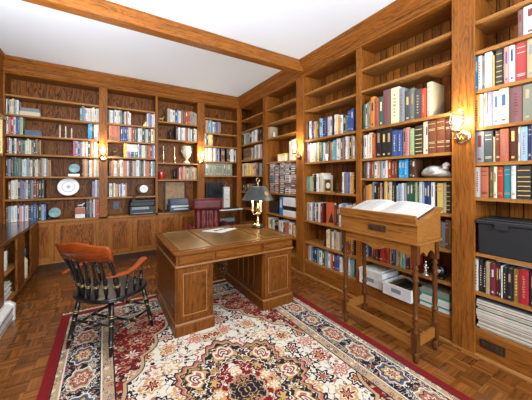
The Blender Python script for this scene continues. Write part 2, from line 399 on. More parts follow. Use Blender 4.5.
# ---------------------------------------------------------------- the room
YF, XF, XL = 5.29, 2.60, -1.262          # faces of the back and right bookcases, left wall
YBK, XBK = 5.60, 2.91                    # their back boards
CE = 3.25; Y0 = -1.6
struct(MB().box(XL - .1, XBK + .1, Y0, YBK + .1, -.1, 0).build('floor', 'parquet_floor'))
struct(MB().box(XL - .1, XBK + .1, Y0, YBK + .1, CE, CE + .1).build('ceiling', 'ceiling_paint'))
struct(MB().box(XL - .1, XBK + .1, YBK + .02, YBK + .12, 0, CE).build('wall_back', 'oak_back_boards'))
struct(MB().box(XBK + .02, XBK + .12, Y0, YBK + .02, 0, CE).build('wall_right', 'oak_back_boards'))
struct(MB().box(XL - .1, XL, Y0, YBK + .02, 0, CE).build('wall_left', 'oak_panel'))
def crown(fn, a, b):
    """stepped frieze and crown moulding; fn(out, z, t)"""
    m = MB()
    prof = [(0, 3.02), (.012, 3.02), (.024, 3.035), (.012, 3.05), (.012, 3.10), (.030, 3.108), (.030, 3.12), (.022, 3.125), (.036, 3.15), (.062, 3.185), (.088, 3.20), (.088, 3.222), (.100, 3.232), (.104, 3.249), (0, 3.249)]
    return m.prism(prof, fn, a, b)
o = crown(lambda p, z, t: (t, YF - p, z), XL, XF).build('trim_1', 'oak_side'); struct(o)
o = crown(lambda p, z, t: (XF - p, t, z), YF, Y0).build('trim_2', 'oak_deep'); struct(o)
o = crown(lambda p, z, t: (XL + p * .5, t, z), Y0, YF - .02).build('trim_3', 'oak_deep'); struct(o)
o = MB().box(XL + .001, XF - .02, 3.07, 3.205, 3.08, CE - .001).build('trim_4', 'oak_side', bevel=.006); struct(o)
o = MB().prism([(0, 0), (.02, 0), (.018, .012), (.010, .019), (0, .021)], lambda p, z, t: (XF - .001 - p, t, z), Y0, YF).build('baseboard_right', 'oak_shelf_deep'); struct(o)

# ---------------------------------------------------------------- built-in bookcases, one thing per bay
SH = .027
BK = dict(                                # bay: (from, to, width of the stile that closes it, shelf tops)
    b1=(-1.261, -.073, .124, (2.71, 2.42, 2.12, 1.83, 1.49, 1.145)),
    b2=(.051, .827, .044, (2.72, 2.43, 2.13, 1.84, 1.50, 1.135)),
    b3=(.871, 1.631, .148, (2.56, 2.22, 1.765, 1.44)),
    b4=(1.779, 2.524, .075, (2.74, 2.43, 2.15, 1.83, 1.52)))
BL = dict(b1='wide oak bookcase bay at the left end of the back wall', b2='oak bookcase bay above the black printer, right of the leftmost wall lamp',
    b3='narrow oak bookcase bay holding the cream goblet vase and candlesticks', b4='oak corner bookcase bay with the computer nook, back wall')
GB = 'built-in oak bookcases'
for k, (a, b, st, zs) in BK.items():
    r = empty('bookcase', ((a + b) / 2, YF, 0), BL[k], 'bookcase', GB)
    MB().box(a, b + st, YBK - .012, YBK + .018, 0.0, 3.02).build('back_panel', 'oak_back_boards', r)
    for z in zs: MB().box(a, b, YF + .004, YBK - .013, z - SH, z).build('shelf', 'oak_shelf_side', r)
    MB().box(a, b, YF - .012, YBK - .013, .765, .80).build('counter', 'oak_shelf_side', r)
    MB().box(b, b + st, YF - .002, YF + .022, .80, 3.02).build('face_stile', 'oak_up', r)
    for x in ((b, b + st - .02) if st > .1 else (b + st / 2 - .011,)):
        MB().box(x, x + .02, YF + .0225, YBK - .013, .80, 3.02).build('side_panel', 'oak_up', r)
    if k == 'b1': MB().box(a - .0, a + .02, YF, YBK - .013, .80, 3.02).build('side_panel', 'oak_up', r)
    MB().box(a, b + st, YF + .004, YBK - .013, 3.02, 3.24).build('top_panel', 'oak_side', r)
    # cabinet below
    MB().box(a, b + st, YF + .05, YF + .07, 0, .112).build('toe_kick', 'walnut', r)
    MB().box(a, b + st, YF - .006, YF + .05, .112, .142).build('bottom_rail', 'oak_shelf_side', r)
    if k != 'b4':
        MB().box(a, b + st, YF, YF + .02, .142, .765).build('cabinet_front', 'oak_up', r)
        n = 2; wd = (b - a) / n
        for i in range(n):
            x0, x1 = a + wd * i + .012, a + wd * (i + 1) - .012
            f = MB(); z0, z1 = .15, .745; fw = .06; ys = YF - .014
            f.box(x0, x0 + fw, ys, YF - .001, z0, z1).box(x1 - fw, x1, ys, YF - .001, z0, z1)
            f.box(x0 + fw, x1 - fw, ys, YF - .001, z0, z0 + fw).box(x0 + fw, x1 - fw, ys, YF - .001, z1 - fw * .75, z1)
            d = f.build('cabinet_door', 'oak_door', r)
            MB().box(x0 + fw, x1 - fw, YF - .005, YF - .001, z0 + fw, z1 - fw * .75).build('door_panel', 'oak_panel', d)
    else:
        MB().box(a, a + .16, YF, YF + .02, .142, .765).box(a, b, YF, YF + .02, .715, .765).build('cabinet_front', 'oak_up', r)
        MB().box(a + .16, b, YF + .021, YBK - .013, .115, .142).build('shelf', 'oak_shelf_side', r)
RK = dict(                                # right wall: (far y, near y, stile beyond the near end, shelf tops, stick-out of that stile)
    A=(5.256, 4.30, .11, (2.75, 2.50, 2.20, 1.86, 1.52, 1.17, .815, .5, .22), 0),
    B=(4.19, 3.255, .183, (2.75, 2.48, 2.21, 1.76, 1.20, .82, .5, .22), .014),
    C=(3.072, 2.112, .072, (2.75, 2.49, 2.04, 1.70, 1.265, .825, .5, .225), 0),
    D=(2.04, 1.08, .150, (2.755, 2.50, 2.04, 1.69, 1.46, 1.14, .82, .525, .24), .014),
    E=(.930, -.05, .10, (2.75, 2.50, 2.18, 1.875, 1.585, 1.30, .845, .526, .23), 0))
RL = dict(A='oak bookcase bay of the right wall nearest the corner', B='right-wall oak bookcase bay full of disc cases and letter trays',
    C='right-wall oak bookcase bay just beyond the lectern, beside the second sconce', D='right-wall oak bookcase bay directly behind the lectern',
    E='right-wall oak bookcase bay with the black plastic bin, nearest the camera')
for k, (y1, y0, st, zs, so) in RK.items():
    r = empty('bookcase', (XF, (y0 + y1) / 2, 0), RL[k], 'bookcase', GB)
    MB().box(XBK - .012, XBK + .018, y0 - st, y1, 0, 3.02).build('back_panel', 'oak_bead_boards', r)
    for z in zs: MB().box(XF + .004, XBK - .013, y0, y1, z - SH, z).build('shelf', 'oak_shelf_deep', r)
    s = MB().box(XF - .002 - so, XF + (.003 if so else .022), y0 - st - (.017 if k == 'D' else 0), y0, 0, 3.02).build('pilaster' if st > .12 else 'face_stile', 'oak_up', r, bevel=.003)
    for y in ((y0 - .02, y0 - st) if st > .09 else (y0 - st / 2 - .011,)):
        MB().box(XF + (.0065 if so else .0225), XBK - .013, y, y + .02, 0, 3.02).build('side_panel', 'oak_up', r)
    if k == 'A': MB().box(XF - .002, XF + .022, y1, YF + .03, 0, 3.02).build('face_stile', 'oak_up', r)
    MB().box(XF + .004, XBK - .013, y0 - st, y1, 3.02, 3.24).build('top_panel', 'oak_deep', r)
    MB().box(XF + .007, XF + .03, y0, y1, 0, zs[-1] - SH).build('plinth', 'oak_deep', r)
    if k == 'E':
        g = MB().box(XF - .004, XF + .004, .727, .883, .09, .155)
        g = g.build('floor_vent', 'iron_black', r)
        for i in range(5): MB().box(XF - .007, XF - .004, .737 + i * .028, .757 + i * .028, .10, .145).build('vent_slat', 'old_bronze', g)

# low cabinet along the left wall
r = empty('low_cabinet', (-1.05, 4.0, 0), 'long low dark oak cabinet with open compartments along the left wall', 'cabinet')
LF = -.855; YN = 2.4
MB().box(XL + .001, LF - .005, YN, YF - .02, .765, .80).build('counter_top', 'dark_counter', r, bevel=.004)
MB().box(XL + .001, XL + .02, YN, YF - .02, .1, .764).build('back_panel', 'oak_back_boards', r)
MB().box(XL + .001, LF - .05, YN, YF - .02, 0, .11).build('plinth', 'walnut', r)
MB().box(XL + .021, LF - .025, YN, YF - .02, .112, .14).build('shelf', 'oak_shelf_deep', r)
MB().box(XL + .021, LF - .025, YN, 4.25, .42, .445).build('shelf', 'oak_shelf_deep', r)
ops = [(4.42, 4.78), (3.62, 4.10), (3.0, 3.5), (2.5, 2.9)]; e = YF - .02
for a, b in ops + [(YN, YN)]:
    MB().box(LF - .02, LF, b, e, .142, .764).build('face_stile', 'oak_back_boards', r); e = a
MB().box(LF - .022, LF - .002, YN, YF - .02, .112, .1415).build('face_rail', 'oak_deep', r)

# framed picture on the left wall, white baseboard heater below
r = empty('framed_picture', (XL, 4.7, 1.78), 'gilt framed cream picture hanging on the left wall at the photo edge', 'picture')
MB().box(XL + .001, XL + .03, 4.33, 5.09, 1.80, 2.29).build('canvas', 'cream_ceramic', r)
MB().box(XL + .001, XL + .045, 4.30, 4.34, 1.78, 2.32).box(XL + .001, XL + .045, 5.08, 5.12, 1.78, 2.32).box(XL + .001, XL + .045, 4.34, 5.08, 1.78, 1.81).box(XL + .001, XL + .085, 4.28, 5.125, 2.29, 2.33).build('frame', 'gilt', r, bevel=.004)
r = empty('baseboard_heater', (-.83, 3.2, 0), 'white metal baseboard heater on the floor against the left cabinet', 'heater')
MB().prism([(-.884, 0), (-.884, .185), (-.835, .185), (-.79, .15), (-.79, .03), (-.80, .0)], lambda p, z, t: (p, t, z), 3.64, 2.5).build('cover', 'white_enamel', r)
MB().prism([(-.884, 0), (-.884, .195), (-.832, .195), (-.782, .155), (-.782, .0)], lambda p, z, t: (p, t, z), 3.69, 3.641).build('end_cap', 'white_enamel', r)
MB().box(-.7895, -.786, 2.5, 3.63, .045, .06).box(-.7895, -.786, 2.5, 3.63, .12, .135).build('grille', 'grey_plastic', r)

# ---------------------------------------------------------------- rug
RX, RY, RHX, RHY = .835, 1.58, 1.21, 1.88
rug_mat(RHX, RHY)
r = empty('persian_rug', (RX, RY, 0), 'large Persian rug with navy border and red edge under the desk and chair', 'rug')
MB().box(RX - RHX, RX + RHX, RY - RHY, RY + RHY, .0005, .012).build('pile', 'persian_rug', r)
m = MB()
for sgn in (-1, 1):
    x = RX - RHX + .005
    while x < RX + RHX - .005:
        j = random.uniform(-.006, .006); L = random.uniform(.04, .065); y = RY + sgn * RHY
        m.box(x, x + .006, min(y, y + sgn * L), max(y, y + sgn * L), .001, .006, 0, Matrix.Translation((j * 0, 0, 0))); x += .0105
m = m.build('fringe', 'fringe_wool', r); m['kind'] = 'stuff'

# ---------------------------------------------------------------- books
def book_mesh(wd, dp, h, mats_n, seed, pages=True, label=True):
    """a bound book: local x across the spine, y into the shelf, z up; returns (cover, pages, label) builders"""
    R = random.Random(seed)
    c = MB(); t = min(.003, wd * .2)
    cv = min(.004, wd * .22)
    c.prism([(0, .006), (0, cv * .6), (wd * .22, cv * .15), (wd * .5, 0), (wd * .78, cv * .15), (wd, cv * .6), (wd, .006)], lambda p, q, z: (p, q, z), 0, h)
    c.box(0, t, .0062, dp, 0, h).box(wd - t, wd, .0062, dp, 0, h)
    pg = MB().box(t + .0002, wd - t - .0002, .0064, dp - .005, .004, h - .005)
    lb = MB(); sty = R.random()
    def q(x0, x1, z0, z1, mi=0): lb.add([(x0, -.0007, z0), (x1, -.0007, z0), (x1, -.0007, z1), (x0, -.0007, z1)], [(0, 1, 2, 3)], mi)
    if sty < .35:                                       # a title block and a small mark at the foot
        z0 = h * R.uniform(.5, .62); z1 = h * R.uniform(.8, .9); q(wd * .3, wd * .7, z0, z1)
        q(wd * .3, wd * .7, h * .08, h * .14)
    elif sty < .75:                                     # lines of lettering read as little blocks
        z = h * .2; n = R.randint(7, 12)
        for i in range(n):
            zz = h * (.2 + .66 * i / n)
            q(wd * R.uniform(.32, .40), wd * R.uniform(.56, .66), zz, zz + h * .66 / n * R.uniform(.35, .6))
    else:                                               # bands
        for zz in (.12, .16, .72, .86): q(wd * .12, wd * .88, h * zz, h * (zz + .018))
    return c, pg, lb
DARKS = set('rdPbBneakKxNLDGTRgSm'); NUMS = {1: 'first', 2: 'second', 3: 'third', 4: 'fourth', 5: 'fifth', 6: 'sixth', 7: 'seventh', 8: 'eighth', 9: 'ninth'}
def nth(n): return NUMS.get(n) or '%d%s' % (n, 'st' if n % 10 == 1 and n != 11 else 'nd' if n % 10 == 2 and n != 12 else 'rd' if n % 10 == 3 and n != 13 else 'th')
BAYN = dict(b1='leftmost back bay', b2='second back bay', b3='third back bay', b4='back corner bay', A='right corner bay', B='second right bay', C='third right bay', D='bay behind lectern', E='rightmost bay')
LC = dict(w='nrbke', c='mdnr', s='kwn')
def label_mat(R, c):
    return BM[R.choice('ttccyw')] if c in DARKS else BM[R.choice('ssmmdnkbr')]
rest = MB(); rest_m = []; rest_i = {}
def slot(m):
    if m not in rest_i: rest_i[m] = len(rest_m); rest_m.append(m)
    return rest_i[m]
def put_row(bay, k, z, spec):
    back = bay[0] == 'b'; items = []
    for tk in spec.split():
        fl = tk[-1] if tk[-1] in '+*' else ''; tk = tk.rstrip('+*'); p, wd, h = [int(q) / 1000 for q in tk[1:].split(',')]
        items.append((p, tk[0], wd, h, fl))
    items.sort(key=lambda i: i[0] if back else -i[0])    # left to right as seen in the room
    zs, lo, hi = (BK[bay][3], BK[bay][0] + (.024 if bay == 'b1' else .001), BK[bay][1] - .001) if back else (RK[bay][3], RK[bay][1] + .001, RK[bay][0] - .001)
    above = [q - SH for q in zs if q - SH > z] + [3.02]; gap = min(above) - z - .005
    for n, (p, c, wd, h, fl) in enumerate(items, 1):
        h = min(h, gap - .004 * (n % 3)); e = min(p + wd, hi); p = max(p, lo); wd = e - p
        if wd < .008: continue
        R = random.Random(hash((round(p * 1000), k, round(z * 100))) & 0xffff)
        dp = min(.235, max(.13, h * R.uniform(.66, .78))); setb = R.uniform(0, .02)
        cv, pg, lb = book_mesh(wd, dp, h, None, R.random())
        if back: f = lambda q: (p + q[0], YF + .03 + setb + q[1], z + q[2])
        else: f = lambda q: (XF + (.010 if bay == 'E' else .03) + setb + q[1], p + wd - q[0], z + q[2])
        lm = label_mat(R, c)
        if c == 'K': lm = BM['y']; lb = MB(); [lb.add([(wd * .06, -.0007, h * a_), (wd * .94, -.0007, h * a_), (wd * .94, -.0007, h * (a_ + .022)), (wd * .06, -.0007, h * (a_ + .022))], [(0, 1, 2, 3)]) for a_ in (.1, .24, .38, .52, .66, .86)]
        if c in 'LD' and h > .26: lm = BM['c']; lb = MB(); [lb.add([(wd * .1, -.0007, h * a_), (wd * .9, -.0007, h * a_), (wd * .9, -.0007, h * (a_ + .012)), (wd * .1, -.0007, h * (a_ + .012))], [(0, 1, 2, 3)]) for a_ in (.18, .3, .34, .7, .74, .9)]
        if not fl:
            for b_, m_ in ((cv, BM[c]), (pg, MATS['paper']), (lb, lm)):
                b_.v = [f(q) for q in b_.v]; rest.add(b_.v, b_.f, slot(m_))
            continue
        sz = ('thick' if wd > .05 else 'slim' if wd < .024 else '') ; tall = 'tall' if h > .285 else 'short' if h < .225 else ''
        lab = ' '.join(x for x in (tall, sz, BOOKN[c], 'book') if x) + ', %s from left on %s, %s' % (nth(n), 'the counter' if z < .82 and k == 7 and back else '%s shelf' % nth(k), BAYN[bay])
        if fl == '*':
            for b_ in (cv, pg, lb): b_.v = [f(q) for q in b_.v]
            m_ = MB(); m_.add(cv.v, cv.f, 0); m_.add(lb.v, lb.f, 1); o = m_.build('book', [BM[c], lm])
            pg.build('page_block', 'paper', o)
        else:
            m_ = MB(); m_.add(cv.v, cv.f, 0); m_.add(pg.v, pg.f, 1); m_.add(lb.v, lb.f, 2); m_.v = [f(q) for q in m_.v]
            o = m_.build('book', [BM[c], 'paper', lm])
        recenter(o)
        tag(o, lab, 'book', 'books standing on the shelves')
ROWS = [
('b1',2,2.421,'w-1248,23,224+ k-1224,20,239 c-1203,30,223+ c-1172,18,237 s-1153,27,224+ w-1125,24,225 a-340,26,222 s-313,34,249+ l-278,19,230 w-258,22,225 w-235,30,224 c-204,36,230+ w-167,29,248 c-137,25,226 w-111,37,240+'),
('b1',3,2.121,'w-1248,34,278+ r-1213,28,274+ r-1185,32,283+ w-1152,20,278+ b-1131,20,273+ b-1109,24,290+ g-1085,35,287+ B-230,23,273 B-206,30,296+ k-175,29,267+ w-145,37,277+ w-107,33,289+'),
('b1',4,1.831,'v-1248,15,230 d-1232,21,242 w-1210,14,236 w-1195,24,218+ k-1171,25,221+ w-1145,22,231 d-1121,27,209+ d-1093,18,224 e-1075,24,214 e-1049,22,212 w-1026,22,210 c-1003,20,234 c-982,26,212 s-954,28,216+ k-925,21,221 m-904,24,238+ x-879,14,211 m-864,24,223 P-435,27,254 s-407,34,258+ n-372,33,247+ s-338,34,238+ w-303,22,252 m-280,25,251 w-255,24,257 k-230,34,270+ q-195,36,261+ q-158,19,256 w-138,20,259 t-117,21,261 X-95,21,240'),
('b1',5,1.491,'k-1248,31,265+ s-1216,29,257+ k-1186,30,282+ e-1155,29,287+ e-1125,22,269+ s-1102,22,269+ e-1080,16,256 w-1062,26,256+ w-1035,16,265 l-1018,16,262 s-1001,18,281 t-982,18,258 w-963,21,254 k-942,16,285 x-925,15,271 w-910,17,258 c-891,16,271 m-874,21,254 e-852,15,271 t-835,30,286+ w-804,26,282+ s-777,17,277 q-759,19,262 m-739,21,265 x-313,14,302 q-298,23,285 o-274,19,295 s-254,23,289 k-230,16,278 w-213,15,278 c-197,23,287 q-173,26,286 w-146,24,301 t-122,23,310 c-97,23,292'),
('b1',6,1.146,'m-1216,35,263+ w-1180,36,282+ c-1142,36,291+ k-1106,24,287+ v-1081,21,286+ v-1059,21,276+ s-1037,20,266 w-1016,21,287+ k-994,29,271+ s-964,35,287+ d-929,33,293+ d-894,26,273+ k-867,30,274+ k-837,33,292+ v-174,43,262+ w-130,28,288+ s-101,27,284'),
('b1',7,0.801,'x-1237,19,239 s-1217,33,240+ w-1183,36,238+ w-1146,29,250+ n-1115,23,239+ p-1091,27,244+ w-1063,19,234 v-1043,17,261 w-1025,36,242+ k-988,29,246+ b-958,27,250+ b-930,35,261+ k-894,25,244+ k-868,34,261+ l-833,33,247+ b-800,21,248 k-258,30,303+ k-227,19,312 s-207,28,306+ n-177,23,298 w-154,19,305 q-134,37,306+ r-96,22,314'),
('b2',2,2.431,'s67,18,236 w86,27,227 w114,21,230 v135,21,228 w157,31,244 w189,26,236 c216,27,242 s243,31,244 k275,34,221 w310,24,231 q335,28,244 w364,26,241 w390,26,217 w685,25,259 v711,33,263 v745,24,266 w770,28,241 w799,24,260'),
('b2',3,2.131,'q67,29,276 q97,19,279 q116,33,296+ q150,35,290+ q186,20,267 q207,34,277+ n250,35,257 b286,30,249 n317,26,274 b344,30,257 c375,40,252+ r416,22,262 r439,36,279+ e475,33,276 k509,22,257 w532,30,253 w563,37,279+ k601,35,267 e637,23,272 w661,47,251+ k709,42,250 c751,46,271+ t799,24,262'),
('b2',4,1.841,'y305,18,251 y324,36,256 w532,20,252 b553,37,242 w591,20,238 c612,37,239 t650,28,236 d679,26,241 r706,30,245 d737,39,244 v777,24,260 w802,21,244'),
('b2',5,1.501,'k74,27,270 q102,21,268 q124,24,291 w149,17,275 c168,22,272 s191,17,269 m209,32,295+ w242,28,296 c272,21,289 q293,27,276 q321,36,274+ w359,19,276 k379,34,282+ k414,26,271 p441,27,281 s469,34,275 w504,25,299 w530,27,299 e559,31,285 k591,37,274+ w629,24,299 q654,34,277 q690,32,278 k722,30,266 w753,25,279 s780,24,282 a805,18,283'),
('b2',6,1.136,'w74,21,239 c96,27,235 x124,17,237 w142,22,243 o165,19,226 t185,25,224 d211,18,246 w230,17,218 b248,23,238 w272,22,235 w294,29,214 q324,28,241'),
('b3',2,2.561,'t1051,50,267+ w1102,42,251 c1145,45,244 b1191,48,248 l1240,28,255 w1269,39,247 m1309,39,271 d1349,48,262+ r1398,47,264 r1446,48,264 s1495,41,266 s1537,50,260 t1588,44,243'),
('b3',3,2.221,'k1212,39,273 w1252,38,257 s1291,32,253 w1323,33,256 w1357,36,263 q1393,21,266 d1416,37,261 w1454,26,262 s1481,22,243 w1504,26,245 k1531,37,249 w1569,25,265 c1595,37,250'),
('b3',4,1.441,'p1270,36,236 d1307,21,262 q1329,23,239 p1353,28,265 m1382,38,264 t1421,39,233 m1461,38,248 s1500,29,260 m1530,34,265 t1565,33,247 m1599,33,241'),
('b4',2,2.431,'q1803,27,268 t1831,46,262 a1878,27,246 l1906,37,269 b1944,25,255 w1970,35,239 s2007,46,238 n2054,25,255 v2080,43,253 m2124,35,248'),
('b4',3,2.151,'w1798,30,258 k1829,36,261 c1865,35,236 y1901,51,263 t1953,25,256'),
('b4',4,1.831,'c1803,45,272 q1849,29,273 w1879,31,298 w1911,32,280 m1944,48,302 w1993,37,278 s2031,31,279 n2063,33,287 v2096,29,276 x2172,32,294 d2205,48,292 k2301,37,291 x2339,44,281 w2385,45,292 w2431,35,288 k2467,40,276 w2508,22,268'),
('b4',5,1.521,'S1803,66,271+ S1870,36,270 S1908,49,272 S1958,44,296 S2003,43,282 S2047,59,272+ S2108,68,296+ S2177,41,299 S2219,56,280 S2276,43,270 S2320,52,272 S2374,46,268'),
('A',3,2.201,'w5235,61,271 k5187,48,242 g5130,55,255 t5073,56,259 v5000,72,267 s4911,88,245 k4828,81,247 w4763,64,246 l4698,64,252 w4627,70,253 w4564,62,270 k4503,60,267 k4455,46,268 k4397,57,239'),
('A',4,1.861,'s4682,36,267 w4618,63,286 s4546,71,282 w4492,54,283 p4432,58,287 t4397,34,262'),
('A',5,1.521,'c5216,55,271 q5156,58,252 c5076,79,275 c4987,89,266 y4882,104,254 y4790,91,248 c4702,87,253 p4608,93,266 k4531,76,268 s4449,81,248 s4397,51,246'),
('A',6,1.171,'x5154,117,161 k5032,122,167 d4926,105,184 m4833,91,173 n4709,123,181 k4635,73,167'),
('B',3,2.211,'c4221,55,237 q4165,55,223 t4072,92,214'),
('B',4,1.761,'w3459,56,321+ c3395,63,335+ w3341,53,343+'),
('B',7,0.501,'y4164,47,217 y4124,39,201 w4071,52,223 s4014,56,208 w3945,67,197 k3898,46,199 k3825,73,205 w3754,70,214 w3693,60,223 n3645,46,196 q3564,80,204 r3512,51,198 w3438,74,224 r3389,48,196 c3341,47,193'),
('C',3,2.041,'k3093,23,269 s3059,32,264 k3013,45,273+ w2964,48,281+ n2931,32,274 n2902,28,250 t2866,35,256 o2836,28,251 x2807,28,245 l2763,32,281 l2728,34,255 k2676,51,260+ n2647,28,276 w2581,55,269+ w2538,42,266+ k2507,30,284+ w2474,23,271 c2447,26,269 o2408,38,244+ t2388,19,244 w2359,28,245 k2319,31,249+ e2298,19,230 s2269,28,227 b2217,51,272+ b2175,41,287+'),
('C',4,1.701,'w3086,30,302 s3056,29,293 v3033,22,303 p2990,42,272+ w2951,27,285 c2917,33,259 c2870,46,280+ s2823,46,278+ y2791,31,281 k2763,28,279 e2730,32,274 w2695,34,264 x2590,36,279+ q2552,37,255+ a2519,23,254 a2482,36,272+ l2457,24,264 w2436,20,286 w2396,39,280+ m2353,42,287+ v2327,25,289+ x2305,21,291 w2283,21,295 c2252,30,289+ k2216,35,270+ t2185,29,295+ w2160,24,276+'),
('C',5,1.266,'a3028,41,223 a2993,35,224 g2946,46,224 c2910,28,257 k2859,50,248+ w2813,34,262 w2763,50,257+ c2725,37,269+ w2695,29,238 w2341,25,272 s2308,32,259+ v2275,32,271+ v2240,34,252+ w2222,17,268 o2200,22,254 o2181,18,248 k2160,20,265'),
('C',6,0.826,'w3073,55,275+ c3043,29,260 s2997,44,253+ w2951,45,264+ s2918,33,276 n2880,37,259 w2848,30,264 k2815,32,260 w2780,34,280+ d2735,44,272+ w2385,33,289+ l2349,35,307+ s2303,45,297+ w2251,51,293+ c2195,54,293+ w2160,34,315+'),
('C',7,0.501,'c2616,30,238 c2578,37,256 m2546,31,238 w2512,33,231 t2466,45,262 c2417,48,245+ s2384,32,259 k2341,34,249 s2294,47,258+ r2258,35,230 d2230,27,248 o2206,23,240 x2167,38,244'),
('C',8,0.226,'w3114,26,219 s3083,30,200 d3046,36,206 p2997,47,221 w2971,25,220 a2935,35,198 n2890,44,199 n2841,48,206 a2812,28,210 a2785,26,205 w2737,48,196 e2687,48,200 g2651,35,217 v2626,24,223 w2578,47,193 q2545,33,211 d2497,47,218 b2457,39,193 b2412,44,220 w2384,27,196 y2304,29,235 e2276,28,243 w2246,29,236 l2222,23,236 a2196,25,222 a2167,28,242'),
('D',3,2.041,'w2062,23,301+ k2042,19,311+ e2012,28,299+ w1983,29,299+ s1959,23,310+ m1936,22,322+ o1883,49,358* q1834,46,322* e1778,52,331* M1695,79,389* c1590,92,384* s1539,47,358* N1481,53,312* S1436,44,327* N1368,64,297* r1322,41,287* c1268,48,337*'),
('D',4,1.691,'w2025,33,277+ w1989,35,280+ w1962,23,282+ c1919,42,298+ r1879,35,282+ k1803,69,327* k1742,55,327* k1674,63,327* b1610,58,278* b1560,47,273* t1523,30,283+ p1487,32,286+ g1434,47,268* K1353,72,285* c1329,20,314+ w1303,23,331+ L1232,69,324* L1158,72,322* D1112,41,302*'),
('D',5,1.461,'w2060,25,222+ s2028,31,226+ x2001,26,216+ s1980,20,234 w1956,23,223+ d1932,23,224+ m1891,41,234+ w1855,35,208+ c1815,40,238+ s1791,23,225+ w1753,37,217+ w1730,22,231+ r1683,42,235* d1639,31,183+ x1615,23,197+ B1566,31,188+ B1541,24,214+ B1502,38,195* x1456,30,195+ x1417,38,198*'),
('D',6,1.141,'x2014,56,238* o1968,41,231+ o1925,42,247+ s1889,29,276+ k1856,31,255+ k1815,40,254+ p1792,22,266 k1766,25,258+ y1731,28,286+ y1705,25,273+ c1671,33,287+ k1632,33,289+ w1604,21,239 l1565,38,258+ w1540,23,266+ s1518,21,263+ e1481,33,290+ e1450,30,287+ e1426,23,280+ g1403,20,293+ e1384,17,276+ w1359,24,299+ l1338,17,277+ n1310,27,271+ n1285,24,295+ w1246,29,310+ k1224,16,282+ y1174,46,272* c1148,25,286+ K1111,33,283*'),
('D',7,0.821,'m1192,31,239+ s1156,35,231* m1133,21,259+ m1108,24,256+'),
('D',8,0.526,'b2044,26,161 n2029,14,152 l2000,28,161 d1898,33,171+ k1869,28,181+ d1844,24,195+ k1815,28,194+ r1773,38,207+ r1738,35,203+ r1712,25,215+ t1683,22,197+ k1660,19,227+ n1634,25,201+ c1602,29,192+ y1587,14,191 g1557,24,209+ a1528,28,195+ r1502,22,183+ k1487,14,206 q1458,25,209+ r1431,26,219+'),
('E',2,2.501,'M633,26,202* W547,82,236*'),
('E',3,2.181,'B904,24,299+ w877,24,278+ s858,18,272+ w813,42,282* y799,11,250+ K750,42,292* k738,10,280+ p710,26,283* w676,30,277* R612,60,297* t567,41,301* w525,39,237 b498,26,233'),
('E',4,1.876,'o889,39,281* w868,18,322+ c847,17,323+ v808,34,282* w768,36,279* c712,52,277* M636,72,287* S583,49,286* r543,34,259 w508,34,231'),
('E',5,1.586,'s864,55,278* N808,53,272* t793,11,199+ L762,28,243* q712,47,268* D666,42,275* c648,14,262+ l609,37,274* n588,18,273+ s555,29,257 w522,32,246'),
('E',6,1.301,'w887,42,258* q835,48,248* G802,27,254* c780,19,245+ r744,33,252* T698,43,254* w671,24,258* K588,78,268* K517,67,264'),
('E',8,0.527,'w903,24,258+ k873,26,261* k852,17,246+ t824,27,258* d790,30,253* d771,18,254+ k756,11,254+ w747,8,248+ k723,20,243+ k689,30,244* m654,31,246* r601,50,255* k557,40,249* d522,34,268'),
]
for _r in ROWS: put_row(*_r)
o = rest.build('books', rest_m); tag(o, 'the smaller far-off books filling the gaps in the shelf rows', 'books', None, 'stuff'); recenter(o)
# ---------------------------------------------------------------- pedestal desk
r = empty('pedestal_desk', (1.26, 2.86, .012), 'large oak pedestal desk with inset leather top standing on the rug', 'desk')
dx0, dx1, dy0, dy1 = .525, 1.91, 2.41, 3.46
def rrect(x0, x1, y0, y1, c):
    return [(x0 + c, y0), (x1 - c, y0), (x1 - c * .3, y0 + c * .3), (x1, y0 + c), (x1, y1 - c), (x1 - c * .3, y1 - c * .3), (x1 - c, y1), (x0 + c, y1), (x0 + c * .3, y1 - c * .3), (x0, y1 - c), (x0, y0 + c), (x0 + c * .3, y0 + c * .3)]
f3 = lambda p, q, z: (p, q, z)
MB().prism(rrect(dx0 + .012, dx1 - .012, dy0 + .012, dy1 - .012, .03), f3, .748, .7579).prism(rrect(dx0, dx1, dy0, dy1, .035), f3, .758, .785).build('desktop', 'desk_side', r, bevel=.006)
for a, b in ((dx0 + .07, .91), (.94, 1.50), (1.53, dx1 - .07)):
    l = MB().box(a, b, dy0 + .075, dy1 - .075, .7852, .7862).build('leather_inset', 'desk_leather', r)
    g = MB(); i = .018
    for (x0, x1, y0, y1) in ((a + i, b - i, dy0 + .093, dy0 + .097), (a + i, b - i, dy1 - .097, dy1 - .093), (a + i, a + i + .004, dy0 + .097, dy1 - .097), (b - i - .004, b - i, dy0 + .097, dy1 - .097)): g.box(x0, x1, y0, y1, .7863, .7866)
    g.build('gilt_line', 'gilt', l)
MB().box(dx0 + .03, dx1 - .03, dy0 + .03, dy1 - .03, .655, .7475).build('frieze', 'desk_up', r)
for a, b in ((.58, .90), (.93, 1.45), (1.48, 1.865)):
    d = MB().box(a, b, dy0 + .018, dy0 + .0295, .667, .74).build('drawer', 'desk_side', r, bevel=.003)
    MB().box(a + .012, b - .012, dy0 + .014, dy0 + .0178, .677, .730).build('drawer_panel', 'desk_side', d, bevel=.003)
def waist(x0, x1, y0, y1, z, n, mat='desk_edge', out=.012, h=.018):
    return MB().prism(rrect(x0 - out, x1 + out, y0 - out, y1 + out, .012), f3, z, z + h).build(n, mat, r, bevel=.004)
waist(dx0 + .03, dx1 - .03, dy0 + .03, dy1 - .03, .636, 'waist_moulding')
